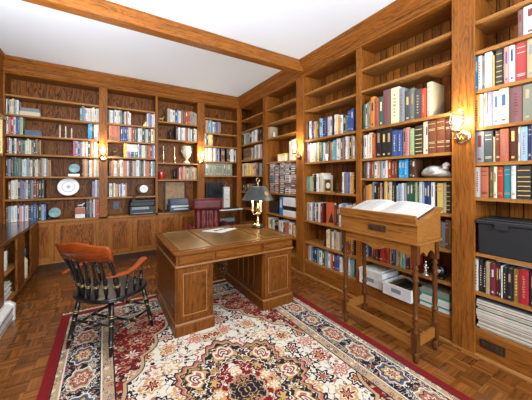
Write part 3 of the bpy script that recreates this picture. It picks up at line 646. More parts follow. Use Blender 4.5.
for a, b in ((.56, .90), (1.485, 1.865)):
    p = MB().box(a, b, dy0 + .035, dy1 - .035, .125, .635).build('pedestal', 'desk_up', r)
    MB().box(a - .02, b + .02, dy0 + .012, dy1 - .012, .012, .105).build('plinth', 'desk_up', p, bevel=.004)
    MB().prism(rrect(a - .015, b + .015, dy0 + .018, dy1 - .018, .012), f3, .1055, .1245).build('plinth_moulding', 'desk_edge', p, bevel=.004)
    y = dy0 + .035; fw = .045; z0, z1 = .14, .625
    d = MB().box(a + .01, a + .01 + fw, y - .012, y - .0005, z0, z1).box(b - .01 - fw, b - .01, y - .012, y - .0005, z0, z1).box(a + .01 + fw, b - .01 - fw, y - .012, y - .0005, z0, z0 + fw).box(a + .01 + fw, b - .01 - fw, y - .012, y - .0005, z1 - fw, z1).build('door', 'desk_up', r)
    MB().box(a + .07, b - .07, y - .007, y - .001, z0 + fw + .015, z1 - fw - .015).build('door_panel', 'desk_up', d, bevel=.003)
    bd = MB(); ya_, yb_ = y - .0125, y - .0072; xa_, xb_, za_, zb_ = a + .0555, b - .0555, z0 + fw + .0005, z1 - fw - .0005
    bd.box(xa_, xb_, ya_, yb_, za_, za_ + .010).box(xa_, xb_, ya_, yb_, zb_ - .010, zb_).box(xa_, xa_ + .010, ya_, yb_, za_ + .010, zb_ - .010).box(xb_ - .010, xb_, ya_, yb_, za_ + .010, zb_ - .010)
    bd.build('panel_bead', 'desk_edge', d)
    for x, s in ((a, -1), (b, 1)):
        xa, xb = sorted((x + s * .0005, x + s * .011)); m = MB()
        for (q0, q1, w0, w1) in ((y + .01, dy1 - .045, z0, z0 + .05), (y + .01, dy1 - .045, z1 - .05, z1), (y + .01, y + .06, z0 + .05, z1 - .05), (dy1 - .095, dy1 - .045, z0 + .05, z1 - .05)): m.box(xa, xb, q0, q1, w0, w1)
        if (x == 1.485):
            for j in range(1, 5): q = y + .06 + j * .138; m.box(xa, xb, q, q + .025, z0 + .05, z1 - .05)
        m.build('side_frame', 'desk_up', r)

# paper, lamp on the desk
def quad_sheet(name, pts, z, th, mat):
    return MB().prism([(p[0], p[1]) for p in pts], f3, z, z + th).build(name, mat)
r = quad_sheet('paper_sheets', [(1.055, 3.235), (1.235, 3.02), (1.50, 3.165), (1.32, 3.295)], .7868, .006, 'white_paper'); r2 = MB()
for i in range(3): r2.box(1.19 + i * .07, 1.24 + i * .07, 3.12 + i * .03, 3.19 + i * .02, .7929, .7931)
r2 = r2.build('printed_marks', 'ink', r); recenter(r); tag(r, 'loose white printed sheets lying on the desk leather', 'paper')
LX, LY = 1.795, 3.10
r = empty('desk_lamp', (LX, LY, .785), 'brass candelabra desk lamp with dark metal shade on the desk', 'lamp')
MB().lathe((LX, LY, .7868), (LX, LY, .815), [(0, .085), (.4, .088), (1, .075)], 20).build('base', 'black_lacquer', r)
MB().lathe((LX, LY, .8152), (LX, LY, 1.11), [(0, .07), (.05, .06), (.09, .03), (.16, .016), (.22, .03), (.28, .014), (.5, .011), (.55, .022), (.62, .01), (.75, .012), (.80, .03), (.86, .012), (1, .008)], 14).build('stem', 'brass', r)
MB().lathe((LX, LY, 1.11), (LX, LY, 1.37), [(0, .006), (1, .006)], 8).build('rod', 'brass', r)
for i in range(3):
    a = 2 * PI * i / 3 + .55; c, s = math.cos(a), math.sin(a); R_ = .072
    m = MB().tube([(LX + c * t * R_, LY + s * t * R_, z) for t, z in ((.12, 1.0), (.45, .965), (.8, .967), (1, 1.0))], .006, 8).lathe((LX + c * R_, LY + s * R_, .998), (LX + c * R_, LY + s * R_, 1.022), [(0, .01), (.5, .026), (1, .028)], 12)
    m = m.build('arm', 'brass', r)
    MB().lathe((LX + c * R_, LY + s * R_, 1.0225), (LX + c * R_, LY + s * R_, 1.13), [(0, .0125), (1, .0125)], 12).build('candle_sleeve', 'candle_wax', m)
    MB().lathe((LX + c * R_, LY + s * R_, 1.1305), (LX + c * R_, LY + s * R_, 1.18), [(0, .006), (.35, .014), (.7, .009), (1, .001)], 10).build('bulb', 'flame_glow', m)
sh = MB(); n = 40
for (r0, z0, r1, z1) in ((.215, 1.165, .115, 1.345), (.2125, 1.165, .1125, 1.345)):
    b = len(sh.v)
    for rr, zz in ((r0, z0), (r1, z1)):
        for i in range(n): sh.v.append((LX + rr * math.cos(2 * PI * i / n), LY + rr * math.sin(2 * PI * i / n), zz))
    for i in range(n):
        k = (i + 1) % n; sh.f.append((b + i, b + k, b + n + k, b + n + i)); sh.m.append(0 if r0 > .213 else 1); sh.sm.append(True)
for i in range(n):
    k = (i + 1) % n
    for q in (0, n): sh.f.append((q + i, q + k, 2 * n + q + k, 2 * n + q + i)); sh.m.append(2); sh.sm.append(False)
sh = sh.build('lamp_shade', ['tole_shade', 'cream_ceramic', 'gilt'], r)
a0 = math.radians(-78); nrm = Vector((math.cos(a0), math.sin(a0), .48)).normalized(); cc = Vector((LX + math.cos(a0) * .169, LY + math.sin(a0) * .169, 1.255))
MB().lathe(cc, cc + nrm * .004, [(0, .032), (1, .03)], 14).build('gold_emblem', 'gilt', sh)
MB().lathe((LX, LY, 1.3455), (LX, LY, 1.3495), [(0, .1145), (1, .1145)], 24).build('shade_cap', 'tole_shade', r)
m = MB().lathe((LX, LY, 1.371), (LX, LY, 1.41), [(0, .006), (.3, .016), (.6, .007), (1, .008)], 10)
m.tube([(LX + .026 * math.cos(2 * PI * i / 14), LY, 1.437 + .026 * math.sin(2 * PI * i / 14)) for i in range(15)], .006, 6)
m.build('finial', 'brass', r)
d = bpy.data.lights.new('desk_lamp_glow', 'POINT'); d.energy = 5; d.color = (1, .75, .45); d.shadow_soft_size = .05
o = bpy.data.objects.new('desk_lamp_glow', d); COL.objects.link(o); o.location = (0, 0, .43); o.parent = r

# ---------------------------------------------------------------- wall sconces
def sconce(loc, out, label):
    """out: unit vector away from the wall"""
    r = empty('wall_sconce', loc, label, 'wall lamp', 'brass wall sconces'); L = Vector(loc); O = Vector(out); T_ = Vector((-O.y, O.x, 0))
    MB().lathe(L + O * .001, L + O * .02, [(0, .062), (.3, .062), (.6, .045), (1, .03)], 22).build('backplate', 'brass', r)
    m = MB().tube([L + O * a + Vector((0, 0, z)) for a, z in ((.02, 0), (.05, -.03), (.085, -.02), (.10, .02))], .0075, 8)
    m.lathe(L + O * .10 + Vector((0, 0, .018)), L + O * .10 + Vector((0, 0, .045)), [(0, .01), (.5, .034), (1, .038)], 14)
    m.build('arm', 'brass', r)
    c = L + O * .10
    MB().lathe(c + Vector((0, 0, .0455)), c + Vector((0, 0, .095)), [(0, .013), (1, .013)], 12).build('candle_sleeve', 'candle_wax', r)
    MB().lathe(c + Vector((0, 0, .096)), c + Vector((0, 0, .165)), [(0, .009), (.35, .020), (.7, .012), (1, .001)], 12).build('bulb', 'flame_glow', r)
    g = MB(); n = 20; pr = [(.036, .047), (.05, .08), (.055, .13), (.048, .18), (.052, .21)]; b = 0
    for rr, zz in pr:
        for i in range(n): g.v.append(tuple(c + Vector((rr * math.cos(2 * PI * i / n), rr * math.sin(2 * PI * i / n), zz))))
    for j in range(len(pr) - 1):
        for i in range(n):
            k = (i + 1) % n; g.f.append((j * n + i, j * n + k, (j + 1) * n + k, (j + 1) * n + i)); g.m.append(0); g.sm.append(True)
    g.build('glass_shade', 'clear_glass', r)
    d = bpy.data.lights.new('sconce_glow', 'POINT'); d.energy = 18; d.color = (1, .88, .70); d.shadow_soft_size = .03
    o = bpy.data.objects.new('sconce_glow', d); COL.objects.link(o); o.location = tuple(O * .10 + Vector((0, 0, .135))); o.parent = r
sconce((2.584, 1.0, 1.81), (-1, 0, 0), 'brass candle wall lamp on the wide pilaster right of the lectern')
sconce((2.584, 3.165, 1.81), (-1, 0, 0), 'brass candle wall lamp on the right-wall pilaster beyond the lectern')
sconce((-.012, 5.288, 1.81), (0, -1, 0), 'brass candle wall lamp on the leftmost stile of the back wall')
sconce((1.705, 5.288, 1.81), (0, -1, 0), 'brass candle wall lamp on the back wall above the leather chair')

# ---------------------------------------------------------------- added uplighter, out of view, put in to brighten the ceiling
r = empty('added_uplighter', (-.78, 1.85, 0), 'brass uplighter added out of view at the left wall to brighten the ceiling', 'added lamp')
MB().lathe((-.78, 1.85, 0), (-.78, 1.85, .03), [(0, .15), (.7, .15), (1, .03)], 24).build('base', 'brass', r)
MB().lathe((-.78, 1.85, .0305), (-.78, 1.85, 1.74), [(0, .014), (1, .012)], 12).build('pole', 'brass', r)
m = MB(); pr = [(.03, 1.741), (.12, 1.78), (.20, 1.85), (.205, 1.85), (.125, 1.775), (.0, 1.735)]; n = 24
for rr, zz in pr:
    for i in range(n): m.v.append((-.78 + rr * math.cos(2 * PI * i / n), 1.85 + rr * math.sin(2 * PI * i / n), zz))
for j in range(len(pr) - 1):
    for i in range(n): k = (i + 1) % n; m.f.append((j * n + i, j * n + k, (j + 1) * n + k, (j + 1) * n + i)); m.m.append(0); m.sm.append(True)
m.build('lamp_bowl', 'brass', r)
d = bpy.data.lights.new('added_uplighter_light', 'AREA'); d.shape = 'DISK'; d.size = .3; d.energy = 110; d.color = (.90, .95, 1)
o = bpy.data.objects.new('added_uplighter_light', d); COL.objects.link(o); o.location = (0, 0, 1.86); o.rotation_euler = (PI, 0, 0); o.parent = r

# ---------------------------------------------------------------- lectern
r = empty('lectern', (2.24, 1.475, 0), 'honey oak writing lectern on turned legs before the right bookcases', 'lectern')
ya, yb, xa, xb = 1.095, 1.86, 2.06, 2.42
MB().prism([(xa, .95), (xb, .95), (xb, 1.185), (xa, 1.085)], lambda p, q, t: (p, t, q), ya, yb).build('box', 'lectern_deep', r)
MB().prism([(xa - .018, 1.081), (xb + .015, 1.190), (xb + .015, 1.208), (xa - .018, 1.099)], lambda p, q, t: (p, t, q), ya - .015, yb + .015).build('slanted_lid', 'lectern_deep', r, bevel=.003)
MB().prism([(xa - .018, 1.1005), (xa + .006, 1.107), (xa - .006, 1.166), (xa - .026, 1.16)], lambda p, q, t: (p, t, q), ya + .0, yb + .0).build('book_ledge', 'lectern_deep', r, bevel=.003)
MB().box(xa - .014, xb + .014, ya - .014, yb + .014, .93, .949).build('base_moulding', 'lectern_deep', r, bevel=.005)
pl = MB().box(xa - .006, xa - .0005, 1.36, 1.535, .99, 1.045).build('name_plate', 'old_bronze', r)
lg = [(xa + .03, ya + .03), (xa + .03, yb - .03), (xb - .03, ya + .03), (xb - .03, yb - .03)]
prof = [(0, .020), (.03, .024), (.06, .014), (.10, .020), (.16, .026), (.20, .015), (.22, .027), (.24, .027), (.26, .016), (.34, .022), (.48, .017), (.62, .021), (.74, .017), (.78, .028), (.81, .016), (.86, .027), (.91, .014), (.94, .026), (.97, .016), (1, .020)]
for x, y in lg:
    MB().lathe((x, y, .225), (x, y, .775), prof, 14).box(x - .024, x + .024, y - .024, y + .024, .09, .2249).box(x - .024, x + .024, y - .024, y + .024, .7751, .929).lathe((x, y, 0.0), (x, y, .0899), [(0, .016), (.3, .022), (.7, .024), (1, .018)], 12).build('leg', 'lectern_up', r)
def scallop(a, b, zt, zd, fn, t0, t1, n=18):
    pts = [(a, zt), (b, zt)] + [(b - (b - a) * i / n, zd + .045 * abs(math.sin(PI * 1.5 * (abs(i / n - .5) * 2 * .66 + .33 - .33))) * (1 if True else 0)) for i in range(n + 1)]
    return MB().prism(pts[::1], fn, t0, t1)
for x in (xa + .010, xb - .030): scallop(ya + .055, yb - .055, .929, .815, lambda p, q, t: (t, p, q), x, x + .018).build('apron', 'lectern_deep', r)
for y in (ya + .020, yb - .040): scallop(xa + .055, xb - .055, .929, .815, lambda p, q, t: (p, t, q), y, y + .018).build('apron', 'lectern_deep', r)
for x in (xa + .018, xb - .038): MB().box(x, x + .02, ya + .055, yb - .055, .12, .20).build('stretcher', 'lectern_deep', r)
for y in (ya + .018, yb - .038): MB().box(xa + .055, xb - .055, y, y + .02, .12, .20).build('stretcher', 'lectern_deep', r)
# open book on the slope
def slope(x): return 1.1065 + (x - (xa - .018)) * (.109 / .393)
r = empty('open_book', (2.24, 1.47, 1.17), 'large open book with white pages lying on the slanted lectern', 'book')
bx0, bx1, by0, by1, yc = 2.068, 2.395, 1.13, 1.80, 1.475
th = math.atan2(.109, .393); nx, nz = -math.sin(th), math.cos(th)
def on(x, y, h): return (x + nx * h, y, slope(x) + nz * h)
m = MB().add([on(bx0, by0, 0), on(bx1, by0, 0), on(bx1, by1, 0), on(bx0, by1, 0), on(bx0, by0, .004), on(bx1, by0, .004), on(bx1, by1, .004), on(bx0, by1, .004)], [(3, 2, 1, 0), (4, 5, 6, 7), (0, 1, 5, 4), (1, 2, 6, 5), (2, 3, 7, 6), (3, 0, 4, 7)])
m.build('cover', 'red_leather' if False else BM['k'], r)
for s, ye in ((-1, by0 + .008), (1, by1 - .008)):
    N = 14; hs = [.012 + .026 * math.sin(PI * min(1, (i / N) * 1.05) ** .55) * (1 if i else .2) for i in range(N + 1)]
    hs = [.014 + .030 * (math.sin(PI * (.12 + .80 * (i / N) ** .7))) for i in range(N + 1)]
    v = []; f = []
    for i in range(N + 1):
        y = yc + s * .001 + (ye - yc) * i / N
        for x, h in ((bx0 + .008, .0045), (bx1 - .008, .0045), (bx1 - .008, hs[i]), (bx0 + .008, hs[i])): v.append(on(x, y, h))
    for i in range(N):
        for k in range(4): f.append((i * 4 + k, i * 4 + (k + 1) % 4, (i + 1) * 4 + (k + 1) % 4, (i + 1) * 4 + k))
    f += [(0, 1, 2, 3), (N * 4, N * 4 + 1, N * 4 + 2, N * 4 + 3)]
    pg = MB().add(v, f, 0, False).build('pages', 'white_paper', r)
    t = MB()                                     # faint lines of print in two columns
    for cidx in (0, 1):
        i0, i1 = ((2, 7) if cidx == 0 else (8, 12))
        for j in range(22):
            x = bx0 + .035 + j * .0118
            for i in range(i0, i1):
                y_a, y_b = yc + (ye - yc) * i / N, yc + (ye - yc) * (i + 1) / N
                t.add([on(x, y_a, hs[i] + .0006), on(x + .0035, y_a, hs[i] + .0006), on(x + .0035, y_b, hs[i + 1] + .0006), on(x, y_b, hs[i + 1] + .0006)], [(0, 1, 2, 3)])
    t.build('printed_lines', BM['s'], pg)['kind'] = 'stuff'

# ---------------------------------------------------------------- captain's chair (local frame: forward = +x)
r = empty('captains_chair', (.06, 2.765, .017), 'black spindle-back armchair with cherry crest rail and arms on the rug', 'chair', None, True)
r.rotation_euler = (0, 0, math.radians(44))
SZ = .44
out = []
for i in range(28):
    a = 2 * PI * i / 28; x, y = math.cos(a), math.sin(a)
    ex = math.copysign(abs(x) ** .8, x) * (.25 if x > 0 else .27); ey = math.copysign(abs(y) ** .75, y) * (.285 if x > -.2 else .27)
    out.append((ex, ey))
m = MB(); m.prism([(p * .93, q * .93) for p, q in out], f3, SZ - .012 - .02, SZ - .0121); m.prism(out, f3, SZ - .012, SZ + .010)
N = 28; inner = [(p * .8 - .01, q * .8) for p, q in out]
m.build('seat', 'black_lacquer', r, bevel=.008)
def turned(p0, p1, prof, name='spindle', rings=()):
    return MB().lathe(p0, p1, prof, 10).build(name, ['black_lacquer', 'gilt'], r)
def ringed(base, rings):
    """profile with thin gold rings at the given shares"""
    pr = list(base)
    for t in rings:
        rr = 0
        for (a, b) in zip(base, base[1:]):
            if a[0] <= t <= b[0]: rr = a[1] + (b[1] - a[1]) * (t - a[0]) / (b[0] - a[0])
        pr += [(t - .0055, rr), (t - .005, rr + .0015, 1), (t + .005, rr + .0015), (t + .0055, rr)]
    return sorted(pr, key=lambda q: q[0])
legp = ringed([(0, .012), (.12, .016), (.3, .021), (.5, .018), (.62, .022), (.8, .020), (1, .016)], (.18, .56, .70, .74))
legs = {}
for sx, sy, n in ((-.17, -.17, 0), (-.17, .17, 1), (.17, -.19, 2), (.17, .19, 3)):
    foot = (sx * 1.38, sy * 1.3, .0); top = (sx, sy, SZ - .033); legs[n] = (Vector(foot), Vector(top)); turned(foot, top, legp, 'leg')
def onleg(n, t): return legs[n][0].lerp(legs[n][1], t)
sp = ringed([(0, .008), (.25, .010), (.5, .016), (.75, .010), (1, .008)], (.42, .58))
turned(onleg(0, .42), onleg(2, .42), sp, 'stretcher'); turned(onleg(1, .42), onleg(3, .42), sp, 'stretcher')
turned(onleg(0, .42).lerp(onleg(2, .42), .5), onleg(1, .42).lerp(onleg(3, .42), .5), sp, 'stretcher')
turned(onleg(2, .55), onleg(3, .55), sp, 'stretcher'); turned(onleg(0, .55), onleg(1, .55), sp, 'stretcher')
# back: seven spindles fanning up to the crest rail
def crest_x(y): return -.335 + .50 * y * y
backp = [(0, .009), (.1, .011), (.3, .017), (.45, .013), (.7, .011), (1, .009)]
for i in range(7):
    q = (i - 3) / 3; y0 = q * .20; y1 = q * .225 - .05
    x0 = -.235 + .10 * q * q
    big = abs(q) > .9
    base = [(t, rr * (1.35 if big else 1)) for t, rr in backp]
    p0, p1 = Vector((x0, y0, SZ + .011)), Vector((crest_x(y1 + .05) + .006, y1, .80))
    mid = p0.lerp(p1, .45) + Vector((.03, 0, 0)); pts = []; rad = []
    for j in range(13):
        t = j / 12; pts.append(p0 * (1 - t) ** 2 + mid * 2 * t * (1 - t) + p1 * t * t)
        rad.append((.010 + .009 * math.sin(PI * min(1, t * 1.6)) * (1 if t < .62 else .5)) * (1.3 if big else 1))
    MB().tube(pts, rad, 8, 0).build('back_spindle', 'black_lacquer', r)
    s_ = MB()
    for t in (.30, .34):
        j = int(t * 12); a_, b_ = pts[j], pts[j + 1]
        k = a_.lerp(b_, t * 12 - j); d_ = (b_ - a_).normalized(); s_.lathe(k - d_ * .002, k + d_ * .002, [(0, rad[j] + .002), (1, rad[j] + .002)], 10)
    s_.build('gold_ring', 'gilt', r)
m = MB(); N = 22; v = []; f = []
for i in range(N + 1):
    q = -1 + 2 * i / N; y = q * .255 - .058; x = crest_x(y + .058)
    zt = .922 + .010 * math.cos(q * PI / 2) + (.016 * max(0, 1 - abs(q) / .45) ** .5); zb = .795 - .004 * math.cos(q * PI)
    if abs(q) > .97: zt -= .006; zb += .004
    zm = (zt + zb) / 2
    for dx, z in ((.011, zb), (.016, zm), (.004, zt - .006), (-.010, zt), (-.026, zt - .010), (-.016, zm), (-.009, zb)): v.append((x + dx - .03 * (z - 0.80) / .12, y, z))
K = 7
for i in range(N):
    for k in range(K): f.append((i * K + k, (i + 1) * K + k, (i + 1) * K + (k + 1) % K, i * K + (k + 1) % K))
f += [tuple(range(K)), tuple(reversed(range(N * K, N * K + K)))]
m.add(v, f, 0, True).build('crest_rail', 'cherry', r)
for s in (-1, 1):
    pts = [(-.275, s * .215, .650), (-.20, s * .25, .645), (-.12, s * .27, .642), (-.04, s * .275, .655), (.01, s * .275, .676), (.05, s * .272, .694), (.09, s * .267, .700), (.12, s * .262, .692)]
    rad = [.016, .022, .028, .027, .027, .032, .036, .024]
    MB().tube(pts, rad, 10, 0, .55).build('arm', 'cherry', r)
    for (xs, xt, tt) in ((-.10, -.10, 2), (.0, -.02, 3), (.10, .06, 5)):
        top = (xt, s * .272, pts[tt][2] - .016); bot = (xs, s * (.245 if xs < .1 else .225), SZ + .011)
        turned(bot, top, ringed([(0, .009), (.3, .012 if xs < .1 else .016), (.6, .009), (1, .008)], (.35, .7)), 'arm_spindle')

# ---------------------------------------------------------------- red leather chair behind the desk (local frame: faces -y)
r = empty('leather_armchair', (1.455, 4.12, 0), 'oxblood buttoned leather desk chair behind the desk', 'chair', None, True)
r.rotation_euler = (0, 0, math.radians(-14))
m = MB(); nx_, nz_ = 24, 22; v = []; f = []
def tuft(x, z):
    return .012 * math.cos(x * 2 * PI / .085) + .006 * math.cos(x * 2 * PI / .085) * math.cos(z * 2 * PI / .2)
for j in range(nz_ + 1):
    for i in range(nx_ + 1):
        x = -.21 + .42 * i / nx_; z = .50 + .46 * j / nz_
        y = .19 + .10 * (z - .5) - tuft(x, z) * .8 - .05 * (1 - (x / .21) ** 2) + .04
        v.append((x, y, z))
for j in range(nz_):
    for i in range(nx_): a = j * (nx_ + 1) + i; f.append((a, a + 1, a + nx_ + 2, a + nx_ + 1))
b0 = len(v)
for j in (0, nz_):
    for i in (0, nx_): x = -.21 + .42 * i / nx_; z = .50 + .46 * j / nz_; v.append((x, .31 + .10 * (z - .5), z))
f.append((b0, b0 + 2, b0 + 3, b0 + 1))
f.append(tuple([b0, b0 + 1] + [i for i in reversed(range(nx_ + 1))])); f.append(tuple([b0 + 3, b0 + 2] + [nz_ * (nx_ + 1) + i for i in range(nx_ + 1)]))
f.append(tuple([b0 + 2, b0] + [j * (nx_ + 1) for j in range(nz_ + 1)])); f.append(tuple([b0 + 1, b0 + 3] + [j * (nx_ + 1) + nx_ for j in reversed(range(nz_ + 1))]))
bk = m.add(v, f, 0, True).build('backrest', 'red_leather' if False else 'oxblood_leather', r)
MB().box(-.255, .255, .15, .30, .915, 1.115).build('head_roll', 'oxblood_leather', bk, bevel=.055).modifiers['bevel'].segments = 5
nl = MB()
for i in range(18):
    for x in (-.222, .222): nl.ball((x, .235 + .10 * i * .025, .52 + i * .025), .005, .005, .005, 6, 4)
nl.build('brass_nails', 'brass', bk)['kind'] = 'stuff'
MB().box(-.25, .25, -.27, .20, .40, .50).build('seat_cushion', 'oxblood_leather', r, bevel=.03)
MB().box(-.26, .26, -.26, .24, .35, .399).build('seat_frame', 'walnut', r, bevel=.006)
for s in (-1, 1):
    MB().tube([(s * .26, .22, .70), (s * .29, .10, .70), (s * .295, -.05, .69), (s * .285, -.17, .68), (s * .275, -.20, .66)], [.028, .034, .036, .036, .024], 10).build('arm', 'oxblood_leather', r)
    MB().tube([(s * .275, -.17, .655), (s * .285, -.13, .55), (s * .262, -.16, .45), (s * .262, -.14, .37)], .019, 8).build('arm_support', 'walnut', r)
MB().lathe((0, 0, .13), (0, 0, .349), [(0, .045), (.2, .05), (.3, .03), (.6, .03), (.8, .055), (1, .08)], 14).build('pedestal', 'walnut', r)
for i in range(4):
    a = PI / 4 + i * PI / 2; c, s = math.cos(a), math.sin(a)
    l = MB().tube([(c * .03, s * .03, .15), (c * .15, s * .15, .14), (c * .27, s * .27, .085), (c * .30, s * .30, .055)], [.03, .026, .022, .02], 8).build('leg', 'walnut', r)
    MB().lathe((c * .30 - .012, s * .30, .026), (c * .30 + .012, s * .30, .026), [(0, .026), (1, .026)], 12).build('caster', 'brass', l)
# ---------------------------------------------------------------- things on the shelves
def one(m, name, mats, label, cat, group=None, bevel=0):
    o = m.build(name, mats, bevel=bevel); recenter(o); return tag(o, label, cat, group)
def lying(x0, x1, y0, y1, z0, th, k, label, group=None, side='y', name='book'):
    """a book lying flat; its spine faces -y (back wall) or -x (right wall)"""
    c = MB().box(x0, x1, y0, y1, z0, z0 + .002).box(x0, x1, y0, y1, z0 + th - .002, z0 + th); mk = BM[k] if k in BM else k
    if side == 'y': c.box(x0, x1, y0, y0 + .003, z0 + .002, z0 + th - .002); p = (x0 + .004, x1 - .004, y0 + .0032, y1 - .004)
    else: c.box(x0, x0 + .003, y0, y1, z0 + .002, z0 + th - .002); p = (x0 + .0032, x1 - .004, y0 + .004, y1 - .004)
    c.box(*p, z0 + .0022, z0 + th - .0022, 1)
    return one(c, name, [mk, 'paper'], label, 'book' if name == 'book' else name.replace('_', ' '), group)
G1 = 'books lying flat on the shelves'
lying(-1.09, -.85, 5.33, 5.50, 2.421, .065, 'c', 'thick cream book lying flat, bottom of the pair on second shelf, leftmost back bay', G1)
lying(-1.08, -.86, 5.33, 5.49, 2.4865, .055, 's', 'grey book lying on a thick cream book, second shelf, leftmost back bay', G1)
lying(-1.03, -.84, 5.33, 5.49, 2.121, .045, 'b', 'blue book lying flat under another blue book, third shelf, leftmost back bay', G1)
lying(-1.03, -.845, 5.33, 5.48, 2.1665, .04, 'N', 'slate blue book lying on top of a blue one, third shelf, leftmost back bay', G1)
def candlestick(x, y, z, h, mats, label, grp, thin=False):
    r = empty('candlestick', (x, y, z), label, 'candlestick', grp); hh = h * (.30 if thin else .72)
    pr = [(0, .03), (.05, .03), (.12, .012), (.3, .009), (.5, .012), (.8, .008), (.9, .014), (1, .015)] if not thin else [(0, .022), (.1, .022), (.3, .008), (.8, .008), (.9, .014), (1, .014)]
    MB().lathe((x, y, z), (x, y, z + hh), pr, 14).build('stick', mats[0], r)
    MB().lathe((x, y, z + hh + .0003), (x, y, z + h), [(0, .0095), (.85, .008), (1, .003)], 10).build('candle', mats[1], r)
for x, n, hh in ((-.607, 'leftmost', .205), (-.533, 'middle', .20), (-.455, 'rightmost', .17)):
    candlestick(x, 5.36, 2.121, hh, ('white_ceramic', 'candle_wax'), '%s of three slender white candles on third shelf, leftmost back bay' % n, 'slender white candles', True)
candlestick(.99, 5.40, 1.766, .34, ('brass', 'candle_wax'), 'brass candlestick with candle, left of the two beside the cream goblet vase', 'brass candlesticks')
candlestick(1.20, 5.40, 1.766, .34, ('brass', 'candle_wax'), 'brass candlestick with candle, nearer the cream goblet vase', 'brass candlesticks')
def plate(x, y, z0, rad, mat, label, cat='plate', lift=.03):
    r = empty('decorative_plate', (x, y, z0), label, cat); zc = z0 + lift + rad; M = Matrix.Rotation(math.radians(-12), 4, 'X')
    m = MB(); c = Vector((0, 0, 0)); m.lathe((0, .016, 0), (0, 0, 0), [(0, rad * .45), (.25, rad * .5), (.8, rad * .96), (1, rad)], 32)
    m.lathe((0, -.0002, 0), (0, .006, 0), [(0, rad * .985), (.6, rad * .66), (1, rad * .62)], 32)
    o = m.build('plate', mat, None, 0)
    o.parent = r; o.location = (0, .012, lift + rad); o.rotation_euler = (math.radians(-12), 0, 0)
    s = MB()
    for sx in (-1, 1):
        s.tube([(x + sx * rad * .5, y - .035, z0 + lift + rad * .12), (x + sx * rad * .5, y - .03, z0 + .008), (x + sx * rad * .5, y + .09, z0 + .008), (x + sx * rad * .3, y + rad * .3 + .03, z0 + lift + rad * 1.2)], .005, 6)
    s.tube([(x - rad * .5, y + .05, z0 + .008), (x + rad * .5, y + .05, z0 + .008)], .004, 6)
    s.build('plate_stand', 'walnut', r)
plate(-.50, 5.38, 1.146, .145, 'painted_plate', 'white china plate with blue motif on a stand, sixth shelf, leftmost back bay')
plate(-.42, 5.38, 1.536, .075, 'teal_ceramic', 'round green-grey plate raised on a white block, fifth shelf, leftmost back bay', lift=.02)
one(MB().box(-.50, -.345, 5.32, 5.50, 1.491, 1.535), 'plinth_block', 'white_ceramic', 'white block under the round green-grey plate, fifth shelf, leftmost back bay', 'block', bevel=.006)
plate(-.675, 5.37, .801, .078, 'teal_ceramic', 'round teal plate on a stand on the counter, leftmost back bay')
r = empty('trinket_box', (-.337, 5.38, .801), 'terracotta and white lidded box on the counter of the leftmost back bay', 'box')
MB().box(-.405, -.27, 5.32, 5.44, .801, .865).build('base', 'white_ceramic', r, bevel=.004); MB().box(-.41, -.265, 5.315, 5.445, .8655, .965).build('lid', 'terracotta', r, bevel=.006)
def animal(name, x, y, z, L, h, mat, label, cat, ang=0, horns=False, group=None):
    """a small standing animal statuette on a base, body joined of tapering tubes"""
    r = empty(name, (x, y, z), label, cat, group, True); r.rotation_euler = (0, 0, ang)
    MB().box(-L * .5, L * .5, -L * .22, L * .22, 0, h * .07).build('base', mat, r)
    m = MB().ball((0, 0, h * .50), L * .34, L * .16, h * .17, 12, 8)
    m.tube([(L * .22, 0, h * .55), (L * .34, 0, h * .72), (L * .40, 0, h * .84)], [L * .13, L * .09, L * .07], 8)
    m.ball((L * .44, 0, h * .86), L * .12, L * .07, h * .075, 8, 6)
    for sx in (-1, 1):
        for sy in (-1, 1):
            m.tube([(sx * L * .2, sy * L * .08, h * .46), (sx * L * .23, sy * L * .09, h * .25), (sx * L * .2, sy * L * .09, h * .065)], [L * .075, L * .045, L * .04], 7)
        m.tube([(L * .38, sx * L * .04, h * .90), (L * .36, sx * L * .07, h * (1.0 if horns else .97))], [L * .03, L * .01], 6)
    m.tube([(-L * .32, 0, h * .56), (-L * .40, 0, h * .42)], [L * .04, L * .02], 6)
    m.build('body', mat, r)
animal('animal_figurine', -.335, 5.38, .966, .115, .085, 'white_ceramic', 'small white animal figurine on top of the terracotta box', 'figurine')
animal('deer_figurine', .945, 5.40, 2.561, .13, .125, 'gilt', 'small gold animal figurine on second shelf, third back bay', 'figurine', horns=True)
def figure(name, x, y, z, h, mat, label, cat='figurine', R=.04, pose=0):
    r = empty(name, (x, y, z), label, cat)
    MB().lathe((x, y, z), (x, y, z + h * .12), [(0, R), (.5, R), (1, R * .7)], 14).build('base', mat, r)
    m = MB().lathe((x, y, z + h * .1201), (x, y, z + h * .78), [(0, R * .62), (.35, R * .5), (.55, R * .36), (.75, R * .55), (.9, R * .5), (1, R * .18)], 12)
    m.ball((x, y, z + h * .88), R * .30, R * .32, h * .11, 10, 7)
    for s in (-1, 1): m.tube([(x + s * R * .5, y, z + h * .70), (x + s * R * .85, y - R * .1, z + h * .55), (x + s * R * .45, y - R * .5, z + h * (.46 + pose * s * .2))], [R * .18, R * .15, R * .12], 7)
    m.build('body', mat, r); return r
animal('horse_statuette', .17, 5.40, 1.841, .15, .19, 'old_bronze', 'dark bronze animal statuette on fourth shelf, second back bay', 'figurine')
one(MB().box(.612, .68, 5.36, 5.44, 2.431, 2.435).prism([(.612, 2.4352), (.68, 2.4352), (.68, 2.53), (.67, 2.54)], lambda p, q, t: (p, t, q), 5.37, 5.42), 'bookend', 'gilt', 'small wedge-shaped gold bookend on second shelf, second back bay', 'bookend')
